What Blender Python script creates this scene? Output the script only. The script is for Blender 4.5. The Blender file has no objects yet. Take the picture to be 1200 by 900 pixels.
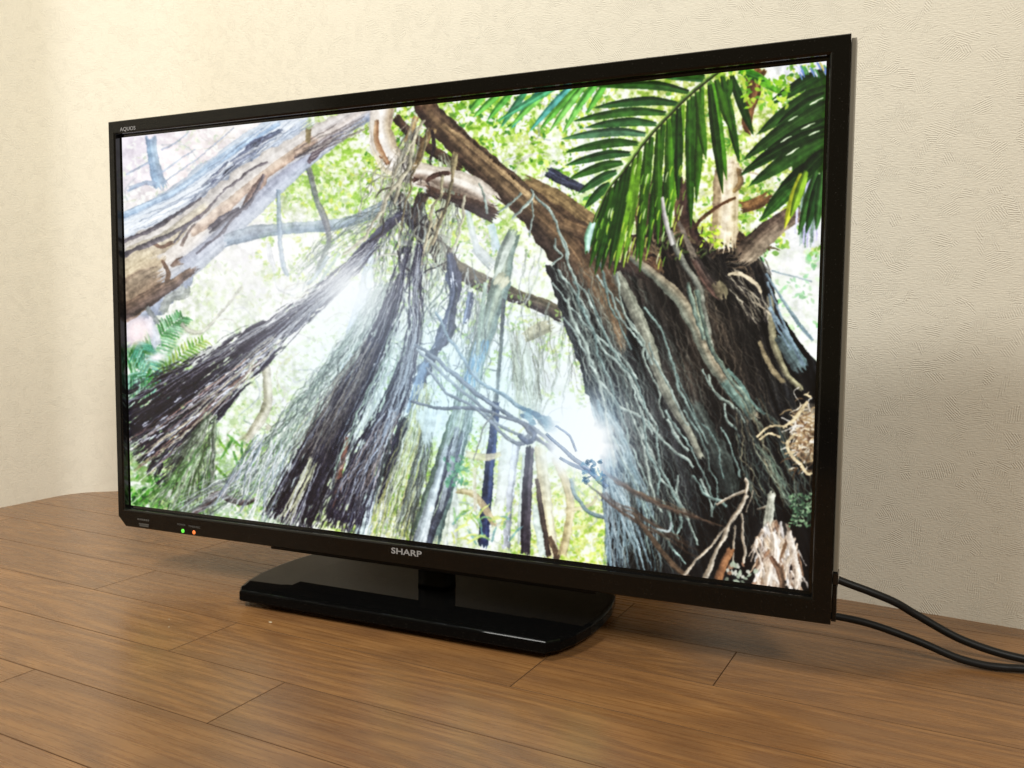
import bpy, bmesh, math
import numpy as np
from mathutils import Matrix, Vector
S = bpy.context.scene
C = S.collection
# ------------------------------------------------------------------ camera
cam = bpy.data.objects.new('camera', bpy.data.cameras.new('camera')); C.objects.link(cam)
right = Vector((0.9151, 0.4031, 0.0077)); down = Vector((0.0363, -0.0634, -0.9973)); fwd = Vector((-0.4016, 0.9129, -0.0727))
M = Matrix((right, -down, -fwd)).transposed().to_4x4(); M.translation = Vector((0.3975, -0.6729, 0.2739))
cam.matrix_world = M
cam.data.sensor_width = 36; cam.data.lens = 30.03; cam.data.clip_start = .02; cam.data.clip_end = 60
S.camera = cam
# ------------------------------------------------------------------ room light
w = bpy.data.worlds.new('World'); S.world = w; w.use_nodes = True
w.node_tree.nodes['Background'].inputs[0].default_value = (1.0, .72, .34, 1); w.node_tree.nodes['Background'].inputs[1].default_value = .20
def area(name, loc, to, size, power, col):
    l = bpy.data.lights.new(name, 'AREA'); l.shape = 'DISK'; l.size = size; l.energy = power; l.color = col
    o = bpy.data.objects.new(name, l); C.objects.link(o); o.location = loc
    o.rotation_euler = (Vector(to)-Vector(loc)).to_track_quat('-Z', 'Y').to_euler(); return o
area('ceiling_lamp', (-.70, -1.25, 2.05), (.2, .2, .2), .45, 29.5, (1.0, .98, .925))
area('second_ceiling_lamp', (2.0, -2.2, 2.4), (-.75, .2, .5), .9, 14.4, (1.0, .995, .955)).data.spread = math.radians(62)
S.view_settings.view_transform = 'Standard'; S.view_settings.look = 'None'; S.view_settings.exposure = 0; S.view_settings.gamma = 1
S.view_settings.use_curve_mapping = False
S.render.resolution_x = 1024; S.render.resolution_y = 768
# ------------------------------------------------------------------ material helpers
def mat(name, base=(.5,.5,.5), rough=.5, spec=.5, metal=0, emit=None, es=0, coat=0):
    m = bpy.data.materials.new(name); m.use_nodes = True; b = m.node_tree.nodes['Principled BSDF']
    b.inputs['Base Color'].default_value = (*base, 1); b.inputs['Roughness'].default_value = rough
    b.inputs['Specular IOR Level'].default_value = spec; b.inputs['Metallic'].default_value = metal; b.inputs['Coat Weight'].default_value = coat
    if emit: b.inputs['Emission Color'].default_value = (*emit, 1); b.inputs['Emission Strength'].default_value = es
    return m
class NT:
    def __init__(s, m): s.t = m.node_tree; s.b = s.t.nodes['Principled BSDF']
    def n(s, k, **kw):
        nd = s.t.nodes.new(k)
        for a, v in kw.items():
            if a.startswith('i_'):
                key = a[2:]; key = int(key) if key.isdigit() else key.replace('_', ' '); x = nd.inputs[key]
                if hasattr(v, 'is_output'): s.t.links.new(v, x)
                else: x.default_value = v
            else: setattr(nd, a, v)
        return nd
    def l(s, a, b): s.t.links.new(a, b)
    def math(s, op, a, b=0.0, clamp=False):
        nd = s.t.nodes.new('ShaderNodeMath'); nd.operation = op; nd.use_clamp = clamp
        for i, v in enumerate((a, b)):
            if hasattr(v, 'is_output'): s.t.links.new(v, nd.inputs[i])
            else: nd.inputs[i].default_value = v
        return nd.outputs[0]
    def ramp(s, f, stops):
        r = s.n('ShaderNodeValToRGB'); s.l(f, r.inputs[0]); e = r.color_ramp.elements
        while len(e) < len(stops): e.new(.5)
        for k, (p, c) in zip(e, stops): k.position = p; k.color = (*c, 1) if len(c) == 3 else c
        return r.outputs[0]
    def mix(s, f, a, b, mode='MIX'):
        nd = s.n('ShaderNodeMix', data_type='RGBA', blend_type=mode)
        for i, v in ((0, f), (6, a), (7, b)):
            if hasattr(v, 'is_output'): s.l(v, nd.inputs[i])
            else: nd.inputs[i].default_value = v if i == 0 else (*v, 1)
        return nd.outputs[2]
# --- wallpaper: patches of embossed hatching, each patch with its own direction
def wallpaper():
    m = mat('wallpaper', (.80, .75, .63), .85, .2); k = NT(m)
    tc = k.n('ShaderNodeTexCoord').outputs['UV']
    nz = k.n('ShaderNodeTexNoise', i_Scale=22.0, i_Detail=2.0, i_Vector=tc)
    wv = k.n('ShaderNodeMix', data_type='VECTOR'); wv.inputs[0].default_value = .035; k.l(tc, wv.inputs[4]); k.l(nz.outputs['Color'], wv.inputs[5])
    vo = k.n('ShaderNodeTexVoronoi', i_Scale=95.0, i_Randomness=1.0, i_Vector=wv.outputs[1])
    sp = k.n('ShaderNodeSeparateColor', i_Color=vo.outputs['Color'])
    an = k.math('MULTIPLY', k.math('FLOOR', k.math('MULTIPLY', sp.outputs[0], 4.99)), math.pi/4)
    an = k.math('ADD', an, k.math('MULTIPLY', sp.outputs[1], .5))
    ro = k.n('ShaderNodeVectorRotate', rotation_type='Z_AXIS', i_Vector=tc, i_Angle=an)
    wa = k.n('ShaderNodeTexWave', i_Scale=170.0, i_Distortion=2.0, i_Detail=1.0, i_Vector=ro.outputs[0]); wa.inputs['Detail Scale'].default_value = 1.4
    msk = k.ramp(sp.outputs[2], [(.35, (.08,)*3), (.85, (1,)*3)])
    hatch = k.math('MULTIPLY', wa.outputs['Fac'], msk)
    mp = k.n('ShaderNodeMapping', i_Vector=tc); mp.inputs['Scale'].default_value = (190, 800, 1)
    hz = k.n('ShaderNodeTexNoise', i_Scale=1.0, i_Detail=3.0, i_Vector=mp.outputs[0])
    mp2 = k.n('ShaderNodeMapping', i_Vector=tc); mp2.inputs['Scale'].default_value = (800, 240, 1)
    vz = k.n('ShaderNodeTexNoise', i_Scale=1.0, i_Detail=2.0, i_Vector=mp2.outputs[0])
    big = k.n('ShaderNodeTexNoise', i_Scale=9.0, i_Detail=3.0, i_Vector=tc)
    h = k.math('ADD', k.math('MULTIPLY', hatch, .55), k.math('ADD', k.math('MULTIPLY', hz.outputs['Fac'], 1.1), k.math('MULTIPLY', vz.outputs['Fac'], .5)))
    bp = k.n('ShaderNodeBump', i_Strength=.8, i_Distance=.0006, i_Height=h); k.l(bp.outputs[0], k.b.inputs['Normal'])
    c = k.mix(big.outputs['Fac'], (.825, .785, .675), (.785, .745, .635)); c = k.mix(k.math('MULTIPLY', hz.outputs['Fac'], .22), c, (.62, .56, .44))
    k.l(c, k.b.inputs['Base Color']); return m
# --- boards: long grain with cathedral figure, own shade per board
def wood():
    m = mat('brown_board', (.3, .17, .08), .4, .6); k = NT(m)
    tc = k.n('ShaderNodeTexCoord'); oi = k.n('ShaderNodeObjectInfo')
    off = k.n('ShaderNodeCombineXYZ', i_X=k.math('MULTIPLY', oi.outputs['Random'], 37.0), i_Y=k.math('MULTIPLY', oi.outputs['Random'], 91.0), i_Z=0.0)
    co = k.n('ShaderNodeVectorMath', operation='ADD'); k.l(tc.outputs['Object'], co.inputs[0]); k.l(off.outputs[0], co.inputs[1]); co = co.outputs[0]
    def mapped(sc):
        q = k.n('ShaderNodeMapping', i_Vector=co); q.inputs['Scale'].default_value = sc; return q.outputs[0]
    warp = k.n('ShaderNodeTexNoise', i_Scale=1.0, i_Detail=2.0, i_Vector=mapped((5, 14, 1)))
    fig = k.n('ShaderNodeTexNoise', i_Scale=1.0, i_Detail=1.0, i_Vector=mapped((2.6, 15, 1)))
    rings = k.math('SINE', k.math('ADD', k.math('MULTIPLY', fig.outputs['Fac'], 75.0), k.math('MULTIPLY', warp.outputs['Fac'], 10.0)))
    rings = k.math('ADD', k.math('MULTIPLY', rings, .5), .5)
    fine = k.n('ShaderNodeTexNoise', i_Scale=1.0, i_Detail=4.0, i_Roughness=.65, i_Vector=mapped((11, 300, 1)))
    pore = k.n('ShaderNodeTexNoise', i_Scale=1.0, i_Detail=2.0, i_Vector=mapped((60, 1300, 1)))
    blot = k.n('ShaderNodeTexNoise', i_Scale=1.0, i_Detail=3.0, i_Vector=mapped((7, 16, 1)))
    c = k.ramp(fine.outputs['Fac'], [(.28, (.190, .084, .027)), (.5, (.275, .132, .045)), (.74, (.360, .186, .069))])
    c = k.mix(k.math('MULTIPLY', rings, .5), c, (.145, .070, .031))
    c = k.mix(k.math('MULTIPLY', k.ramp(blot.outputs['Fac'], [(.42, (0,)*3), (.7, (1,)*3)]), .35), c, (.17, .083, .037))
    c = k.mix(k.ramp(pore.outputs['Fac'], [(.30, (.55,)*3), (.42, (0,)*3)]), c, (.095, .045, .020))
    hs = k.n('ShaderNodeHueSaturation', i_Color=c, i_Value=k.math('ADD', .88, k.math('MULTIPLY', oi.outputs['Random'], .20)))
    k.l(hs.outputs[0], k.b.inputs['Base Color'])
    r = k.math('ADD', .20, k.math('MULTIPLY', fine.outputs['Fac'], .16)); k.l(r, k.b.inputs['Roughness'])
    h = k.math('ADD', k.math('MULTIPLY', fine.outputs['Fac'], .6), k.math('MULTIPLY', pore.outputs['Fac'], .5))
    bp = k.n('ShaderNodeBump', i_Strength=.22, i_Distance=.0006, i_Height=h); k.l(bp.outputs[0], k.b.inputs['Normal'])
    return m
def gloss_black(name, base, rough, spec=.5, dust=True):
    m = mat(name, base, rough, spec); k = NT(m); tc = k.n('ShaderNodeTexCoord').outputs['Object']
    a = k.n('ShaderNodeTexNoise', i_Scale=14.0, i_Detail=4.0, i_Vector=tc); d = k.n('ShaderNodeTexNoise', i_Scale=900.0, i_Detail=1.0, i_Vector=tc)
    k.l(k.math('ADD', rough*.7, k.math('MULTIPLY', a.outputs['Fac'], rough*.6)), k.b.inputs['Roughness'])
    if dust: k.l(k.mix(k.ramp(d.outputs['Fac'], [(.70, (0,)*3), (.80, (.35,)*3)]), base, (.09, .085, .075)), k.b.inputs['Base Color'])
    return m
M_wall = wallpaper(); M_wood = wood()
M_groove = mat('board_edge', (.115, .058, .025), .75, .2)
M_sub = mat('dark_subfloor', (.035, .018, .008), .9)
M_bezel = gloss_black('bezel_black', (.0034, .0034, .0031), .12, .32); M_rim = mat('rim_black', (.004, .004, .004), .12, .5); M_matte = gloss_black('back_black', (.008, .008, .008), .5, .3)
M_base = gloss_black('piano_black', (.003, .003, .003), .03, .16); M_base.node_tree.nodes['Principled BSDF'].inputs['IOR'].default_value = 1.27; M_neck = gloss_black('neck_black', (.005, .005, .005), .22, .4, False)
M_trim = gloss_black('side_trim_wall_reflection', (.22, .20, .155), .4, .5, False)  # wall's reflection in the glossy side, put into the base colour
M_logo = mat('logo_silver', (.30, .30, .305), .45, .5); M_print = mat('printed_grey', (.20, .20, .19), .6); M_print2 = mat('printed_dim', (.075, .073, .068), .6)
M_green = mat('green_light', (.05, .3, .03), .3, emit=(.16, .95, .07), es=1.0); M_orange = mat('orange_light', (.4, .1, .02), .3, emit=(1.0, .22, .05), es=.95)
M_cable = gloss_black('cable_rubber', (.007, .0067, .0062), .5, .25, False); M_crumb = mat('crumb', (.55, .45, .31), .8)
# ------------------------------------------------------------------ mesh helpers
def link(name, me, m, parent=None, smooth=False):
    o = bpy.data.objects.new(name, me); C.objects.link(o)
    if m: me.materials.append(m)
    if parent: o.parent = parent
    if smooth:
        for f in me.polygons: f.use_smooth = True
    return o
def from_bm(name, bm, m, parent=None, smooth=False):
    me = bpy.data.meshes.new(name); bmesh.ops.recalc_face_normals(bm, faces=bm.faces); bm.to_mesh(me); bm.free(); return link(name, me, m, parent, smooth)
def tag(o, label, cat=None, kind=None, group=None):
    o['label'] = label
    if cat: o['category'] = cat
    if kind: o['kind'] = kind
    if group: o['group'] = group
    return o
def box_bm(x0, x1, y0, y1, z0, z1, bev=0, seg=2):
    bm = bmesh.new(); v = [bm.verts.new((x, y, z)) for z in (z0, z1) for x, y in ((x0, y0), (x1, y0), (x1, y1), (x0, y1))]
    for f in ((0,3,2,1), (4,5,6,7), (0,1,5,4), (1,2,6,5), (2,3,7,6), (3,0,4,7)): bm.faces.new([v[i] for i in f])
    if bev: bmesh.ops.bevel(bm, geom=bm.edges[:]+bm.verts[:], offset=bev, segments=seg, affect='EDGES', profile=.5)
    return bm
def loops(rings, cap0=True, cap1=True):
    """skin between closed rings of equal length"""
    bm = bmesh.new(); R = [[bm.verts.new(p) for p in r] for r in rings]; n = len(R[0])
    for a, b in zip(R, R[1:]):
        for i in range(n): bm.faces.new((a[i], a[(i+1) % n], b[(i+1) % n], b[i]))
    if cap0: bm.faces.new(R[0][::-1])
    if cap1: bm.faces.new(R[-1])
    return bm
def tube(pts, r, n=14):
    P = [Vector(p) for p in pts]; E = [2*P[0]-P[1]]+P+[2*P[-1]-P[-2]]; Q = []
    for i in range(len(P)-1):
        a, b, c, d = E[i:i+4]
        for t in np.linspace(0, 1, 10, endpoint=False): Q.append(.5*((2*b)+(c-a)*t+(2*a-5*b+4*c-d)*t*t+(3*b-a-3*c+d)*t**3))
    Q.append(P[-1]); rings = []
    for i, q in enumerate(Q):
        T = (Q[min(i+1, len(Q)-1)]-Q[max(i-1, 0)]).normalized(); u = T.cross(Vector((0, 0, 1))).normalized(); v = u.cross(T)
        rings.append([q+r*(math.cos(2*math.pi*k/n)*u+math.sin(2*math.pi*k/n)*v) for k in range(n)])
    return loops(rings)
# ------------------------------------------------------------------ floor: boards laid one by one
floor = from_bm('floor', box_bm(-2.2, 2.6, -2.6, 1.2, -.06, -.0105), M_sub); tag(floor, 'brown wooden floor of long narrow boards', kind='structure')
TH, OFF, SP = -.07145, -.13702, .0757
tx, ty = math.cos(TH), math.sin(TH); nx, ny = math.sin(TH), -math.cos(TH)
rng = np.random.default_rng(11)
known = {0: [-.352, .17], 1: [-.70, .287], 2: [-.325, .153], 3: [-.127, .52], 4: [.0, .55]}
def board(row, a, b, gap=.00024):
    v0 = OFF+row*SP+gap; v1 = OFF+(row+1)*SP-gap; mx, mv = (a+b)/2, (v0+v1)/2
    bm = bmesh.new(); L = (b-a)/2-gap; W_ = (v1-v0)/2; h = .0095; e = .0003
    lo = [bm.verts.new((x, y, -h)) for x, y in ((-L,-W_),(L,-W_),(L,W_),(-L,W_))]
    md = [bm.verts.new((x, y, -e)) for x, y in ((-L,-W_),(L,-W_),(L,W_),(-L,W_))]
    hi = [bm.verts.new((x, y, 0)) for x, y in ((-L+e,-W_+e),(L-e,-W_+e),(L-e,W_-e),(-L+e,W_-e))]
    bm.faces.new(hi)
    for p_, q_ in ((lo, md), (md, hi)):
        for i in range(4): bm.faces.new((p_[i], p_[(i+1) % 4], q_[(i+1) % 4], q_[i])).material_index = 1
    o = from_bm('board', bm, M_wood, floor); o.data.materials.append(M_groove)
    o.location = (tx*mx+nx*mv, ty*mx+ny*mv, 0); o.rotation_euler = (0, 0, TH)
for row in range(-8, 14):
    J = list(known.get(row, [rng.uniform(-.5, 0), rng.uniform(.1, .5)]))
    if row not in known: J = [J[0], J[0]+rng.uniform(.48, .6)]
    while J[0] > -1.3: J.insert(0, J[0]-rng.uniform(.47, .53))
    while J[-1] < 1.3: J.append(J[-1]+rng.uniform(.47, .53))
    for a, b in zip(J, J[1:]): board(row, a, b)
# ------------------------------------------------------------------ walls (the corner is cut off by a narrow slanted face)
corner = [Vector((-.785, -.95)), Vector((-.767, .266)), Vector((-.644, .364)), Vector((2.4, -.0545))]
def fillet(p, q, r, t=.076, n=12):
    a, b = q+(p-q).normalized()*t, q+(r-q).normalized()*t
    return [a*(1-u)**2+q*2*u*(1-u)+b*u*u for u in np.linspace(0, 1, n)]
f1 = fillet(corner[0], corner[1], corner[2], .035); f2 = fillet(corner[1], corner[2], corner[3])
def wall(name, line, label, s0):
    """upright wall of even thickness along a plan line, room side on its right"""
    bm = bmesh.new(); uv = bm.loops.layers.uv.new('UV'); z0, z1 = -.003, 2.4; n = len(line); L = [s0]
    for a, b in zip(line, line[1:]): L.append(L[-1]+(b-a).length)
    nr = []
    for i in range(n):
        d = (line[min(i+1, n-1)]-line[max(i-1, 0)]).normalized(); nr.append(Vector((-d.y, d.x)))
    F = [[bm.verts.new((p.x, p.y, z)) for p in line] for z in (z0, z1)]; B = [[bm.verts.new((p.x+k.x*.1, p.y+k.y*.1, z)) for p, k in zip(line, nr)] for z in (z0, z1)]
    def face(vs, us, sm=True):
        f = bm.faces.new(vs if sm else [bm.verts.new(v.co) for v in vs]); f.smooth = sm
        for lp, u in zip(f.loops, us): lp[uv].uv = u
    for i in range(n-1):
        u0, u1 = L[i], L[i+1]
        face((F[0][i], F[0][i+1], F[1][i+1], F[1][i]), ((u0,z0),(u1,z0),(u1,z1),(u0,z1)))
        face((B[0][i+1], B[0][i], B[1][i], B[1][i+1]), ((u1,z0),(u0,z0),(u0,z1),(u1,z1)))
        face((F[1][i], F[1][i+1], B[1][i+1], B[1][i]), ((u0,0),(u1,0),(u1,.1),(u0,.1)), False); face((F[0][i+1], F[0][i], B[0][i], B[0][i+1]), ((u1,0),(u0,0),(u0,.1),(u1,.1)), False)
    for i in (0, n-1): face((F[0][i], F[1][i], B[1][i], B[0][i]), ((0,z0),(0,z1),(.1,z1),(.1,z0)), False)
    me = bpy.data.meshes.new(name); bm.to_mesh(me); bm.free()
    return tag(link(name, me, M_wall), label, kind='structure')
def tow(p, q, d): return p+(q-p).normalized()*d
wall('wall', [corner[0], corner[0].lerp(corner[1], .5), tow(f1[0], corner[0], .02)]+f1+f2+[tow(f2[-1], corner[3], .02), corner[2].lerp(corner[3], .5), corner[3]], 'cream wallpapered wall with fine embossed hatching, turning at the left corner', 0)
# ---------------------------------------------------------------- picture shown on the screen
# painted procedurally, in display values, on a canvas of its own, then laid flat onto the panel
PS, PX, PY, PW, PH = 2.0, 132, 56, 850, 650          # canvas scale, origin and size
class Paint:
    def __init__(s, seed=3):
        s.w, s.h = int(PW*PS), int(PH*PS)
        s.c = np.full((s.h, s.w, 3), 0.9, np.float32)
        s.r = np.random.default_rng(seed)
        s.lat = s.r.random((256, 256)).astype(np.float32)
    def noise(s, x, y):
        x = np.asarray(x, np.float32); y = np.asarray(y, np.float32)
        xi = np.floor(x).astype(int); yi = np.floor(y).astype(int)
        fx = x-xi; fy = y-yi; fx = fx*fx*(3-2*fx); fy = fy*fy*(3-2*fy)
        L = s.lat; a = xi & 255; b = (xi+1) & 255; c = yi & 255; d = (yi+1) & 255
        return (L[c, a]*(1-fx)+L[c, b]*fx)*(1-fy)+(L[d, a]*(1-fx)+L[d, b]*fx)*fy
    def fbm(s, x, y, o=3):
        v = 0; a = .5; t = 0
        for i in range(o):
            v = v+a*s.noise(x*2**i+17*i, y*2**i+31*i); t += a; a *= .5
        return v/t
    def grid(s):
        yy, xx = np.mgrid[0:s.h, 0:s.w].astype(np.float32)
        return xx/PS+PX, yy/PS+PY
    def put(s, X, Y, col, a=1.0):
        xi = np.round((X-PX)*PS).astype(int).ravel(); yi = np.round((Y-PY)*PS).astype(int).ravel()
        ok = (xi >= 0) & (xi < s.w) & (yi >= 0) & (yi < s.h)
        col = np.broadcast_to(np.asarray(col, np.float32), X.shape+(3,)).reshape(-1, 3)[ok]
        f = yi[ok]*s.w+xi[ok]
        C = s.c.reshape(-1, 3)
        if np.isscalar(a) and a >= 1: C[f] = col
        else:
            al = np.broadcast_to(np.asarray(a, np.float32), X.shape).ravel()[ok]
            u, ix = np.unique(f, return_index=True); al = al[ix][:, None]
            C[u] = C[u]*(1-al)+col[ix]*al
    @staticmethod
    def curve(pts, step):
        P = np.array(pts, float); n = len(P)
        if n == 2: P = np.array([P[0], P.mean(0), P[1]]); n = 3
        E = np.vstack([2*P[0]-P[1], P, 2*P[-1]-P[-2]])
        out = []
        for i in range(n-1):
            a, b, c, d = E[i:i+4]
            m = max(2, int(np.hypot(*(c-b)[:2])/step)); t = np.linspace(0, 1, m, endpoint=False)[:, None]
            out.append(.5*((2*b)+(c-a)*t+(2*a-5*b+4*c-d)*t*t+(3*b-a-3*c+d)*t**3))
        out.append(P[-1:])
        return np.vstack(out)
    def stroke(s, pts, cl, cr=None, streak=.25, fs=2.2, ft=.02, a=1.0, rough=.1, mid=None, specks=0, wob=0, tip=False, self_blotch=.55, ends=True):
        """a tapered limb: pts are (x, y, width); cl / cr colours of its two flanks, fibres run along it"""
        cl = np.array(cl, np.float32)/255; cr = cl if cr is None else np.array(cr, np.float32)/255
        Q = s.curve(pts, .35); n = len(Q)
        T = np.gradient(Q[:, :2], axis=0); T /= np.linalg.norm(T, axis=1)[:, None]+1e-9
        N = np.stack([-T[:, 1], T[:, 0]], 1)
        k = np.arange(n)*.35; o1, o2 = s.r.random(2)*200
        w = Q[:, 2]*(1+rough*(s.noise(k*.12+o1, k*0+o2)-.5)*2)
        if tip: w = w*np.sqrt(np.clip(1-np.linspace(0, 1, n)**3, 0, 1))
        cen = Q[:, :2]+N*(wob*(s.noise(k*.05+o2, k*0+o1)-.5)*2+wob*.5*(s.noise(k*.16+o2, k*0+o1+9)-.5))[:, None]
        m = max(2, int(np.max(np.abs(Q[:, 2]))*PS*1.35)+1)
        sv = np.linspace(-.5, .5, m)
        X = cen[:, None, 0]+N[:, None, 0]*sv[None]*w[:, None]; Y = cen[:, None, 1]+N[:, None, 1]*sv[None]*w[:, None]
        g = sv+.5; g = g*g*(3-2*g)
        col = cl*(1-g)[None, :, None]+cr*g[None, :, None]
        if mid is not None:
            b = np.exp(-(sv/.2)**2)[None, :, None]; col = col*(1-b)+np.array(mid, np.float32)/255*b
        S = sv[None]*w[:, None]
        if streak:
            nz = s.fbm(k[:, None]*ft+o1, S*fs*.25+o2, 3)-.5
            col = col*(1+2.2*streak*nz)[..., None]
        if self_blotch:
            col = col*(1+self_blotch*(s.fbm(X*.16+o1, Y*.16+o2, 3)-.5))[..., None]
        if w.max() > 5: col = col*(1.06-.5*np.abs(sv)**2.5*2)[None, :, None]
        if specks:
            q = s.noise(k[:, None]*.12+o2, S*1.1+o1) > 1-specks
            col = np.where(q[..., None], np.array([.88, .91, .97], np.float32), col)
        if ends and m > 6:
            e = np.clip(Q[:, 2].mean()*.9, 2, 26); L = k[-1]
            n0 = s.noise(sv*m*.35+o1, sv*0+o2)*e; n1 = s.noise(sv*m*.35+o2, sv*0+o1)*e
            kk = (k[:, None] >= n0[None]*.5) & (k[:, None] <= L-n1[None])
            X = X[kk]; Y = Y[kk]; col = np.broadcast_to(col, kk.shape+(3,))[kk]
        s.put(X, Y, np.clip(col, 0, 1.2), a)
    def blob(s, x, y, rx, ry, ang, col, a=1.0, soft=False):
        R = max(rx, ry)+1; g = np.arange(-R, R+.01, .42); gx, gy = np.meshgrid(g, g)
        c, d = np.cos(ang), np.sin(ang); u = (gx*c+gy*d)/rx; v = (-gx*d+gy*c)/ry
        q = u*u+v*v
        if soft:
            k = q < 4; s.put(x+gx[k], y+gy[k], np.array(col, np.float32)/255, np.exp(-q[k]*1.2)*a)
        else:
            k = (np.abs(v) < (1-u*u)); s.put(x+gx[k], y+gy[k], np.array(col, np.float32)/255, a)
    def leaves(s, box, n, cols, size=(2, 5), a=.85, clump=.5, keep=None):
        x0, y0, x1, y1 = box; m = 0; tries = 0
        while m < n and tries < n*6:
            tries += 1
            x = s.r.uniform(x0, x1); y = s.r.uniform(y0, y1)
            if clump and float(s.noise(x*.06+5, y*.06+8)) < clump+s.r.uniform(-.12, .12): continue
            if keep and not keep(x, y): continue
            c = np.array(cols[s.r.integers(len(cols))], float)*s.r.uniform(.85, 1.12); L = s.r.uniform(*size)
            s.blob(x, y, L, L*s.r.uniform(.35, .6), s.r.uniform(0, 3.14), np.clip(c, 0, 255), a); m += 1
    def poly(s, pts):
        xx, yy = s.grid(); P = np.array(pts, float); ins = np.zeros(xx.shape, bool)
        xx = xx+3*(s.noise(yy*.15, yy*0+3)-.5); yy = yy+3*(s.noise(xx*.15, xx*0+9)-.5)
        j = len(P)-1
        for i in range(len(P)):
            (xi, yi), (xj, yj) = P[i], P[j]
            if yi != yj:
                ins ^= ((yi > yy) != (yj > yy)) & (xx < (xj-xi)*(yy-yi)/(yj-yi)+xi)
            j = i
        return ins
    def bundle(s, axis, n, cols, wid=(1, 2.2), spread=1.0, wob=3, a=.8, streak=.3):
        n = int(n*1.5); wid = (wid[0]*.6, wid[1]*.72)
        """aerial roots running along an axis of (x, y, width)"""
        Q = np.array(axis, float); T = np.gradient(Q[:, :2], axis=0); T /= np.linalg.norm(T, axis=1)[:, None]
        N = np.stack([-T[:, 1], T[:, 0]], 1)
        for i in range(n):
            o = s.r.uniform(-.5, .5)*spread; o2 = np.clip(o+s.r.normal(0, .2), -.55*spread, .55*spread)
            t = np.linspace(o, o2, len(Q)); L = len(Q)-1
            P = Q[:, :2]+N*(t*Q[:, 2])[:, None]+s.r.normal(0, wob*.35, (len(Q), 2))
            f0 = L*s.r.random()**2*.75; f1 = min(L, f0+L*s.r.uniform(.25, 1.0))
            if s.r.random() < .35: f1 = L-s.r.random()*.5
            f1 = max(f1, f0+.4); ff = np.linspace(f0, min(f1, L), 6); ar = np.arange(L+1)
            P = np.stack([np.interp(ff, ar, P[:, 0]), np.interp(ff, ar, P[:, 1])], 1)
            w = wid[0]+(wid[1]-wid[0])*s.r.random()**1.8; c = np.array(cols[s.r.integers(len(cols))], float)*s.r.uniform(.8, 1.15)
            s.stroke([(p[0], p[1], w*z) for p, z in zip(P, (.6, 1, 1, 1, .9, .4))], np.clip(c*1.12, 0, 255), np.clip(c*.72, 0, 255), streak=streak, ft=.06, wob=wob, a=a*s.r.uniform(.55, 1))
    def show_through(s, axis, behind):
        """slits between the roots where whatever is behind them shows, more of them towards the edges"""
        Q = s.curve(axis, .4); n = len(Q); T = np.gradient(Q[:, :2], axis=0); T /= np.linalg.norm(T, axis=1)[:, None]+1e-9
        m = int(Q[:, 2].max()*PS*1.5); sv = np.linspace(-.62, .62, m); k = np.arange(n)*.4; o = s.r.random(2)*100
        S_ = sv[None]*Q[:, 2:3]; X = Q[:, None, 0]-T[:, None, 1]*S_; Y = Q[:, None, 1]+T[:, None, 0]*S_
        nz = .6*s.noise(k[:, None]*.055+o[0], S_*.42+o[1])+.4*s.noise(k[:, None]*.16+o[1], S_*.95+o[0])+.35*(s.fbm(k[:, None]*.03+o[0], S_*.06+o[1], 2)-.5)
        al = np.clip((nz-(.80-.95*np.abs(sv[None])**2.2))*9, 0, 1)
        xi = np.clip(np.round((X-PX)*PS).astype(int), 0, s.w-1); yi = np.clip(np.round((Y-PY)*PS).astype(int), 0, s.h-1)
        s.put(X, Y, np.clip(behind[yi, xi]*1.08, 0, 1), al*.92)
    def glow(s, x, y, r, col, amt, p=2):
        xx, yy = s.grid(); d = np.hypot(xx-x, yy-y)/r
        g = (amt*np.exp(-d**p))[..., None]
        s.c = 1-(1-np.minimum(s.c, 1))*(1-np.clip(g*np.array(col, np.float32)/255, 0, 1))
    def sun(s, x, y, r):
        xx, yy = s.grid(); d = np.hypot(xx-x, (yy-y)*.95); th = np.arctan2(yy-y, xx-x)
        rr = r*(1+.28*(s.noise(th*2.2+20, th*0+3)-.5)+.14*(s.noise(th*7+40, th*0+6)-.5))
        g = np.clip(1.6*np.exp(-(d/rr)**2.6)+.35*np.exp(-d/(rr*1.6))*(.6+.8*s.noise(th*9+60, d*.01)), 0, 1)[..., None]
        s.c = s.c*(1-g)+g
    def blur(s, img, r):
        r = int(r)
        if r < 1: return img
        for ax in (0, 1):
            for _ in range(2):
                pad = [(0, 0)]*3; pad[ax] = (r+1, r)
                c = np.cumsum(np.pad(img, pad, 'edge'), axis=ax, dtype=np.float64)
                n = img.shape[ax]
                img = ((np.take(c, range(2*r+1, 2*r+1+n), ax)-np.take(c, range(0, n), ax))/(2*r+1)).astype(np.float32)
        return img

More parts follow.
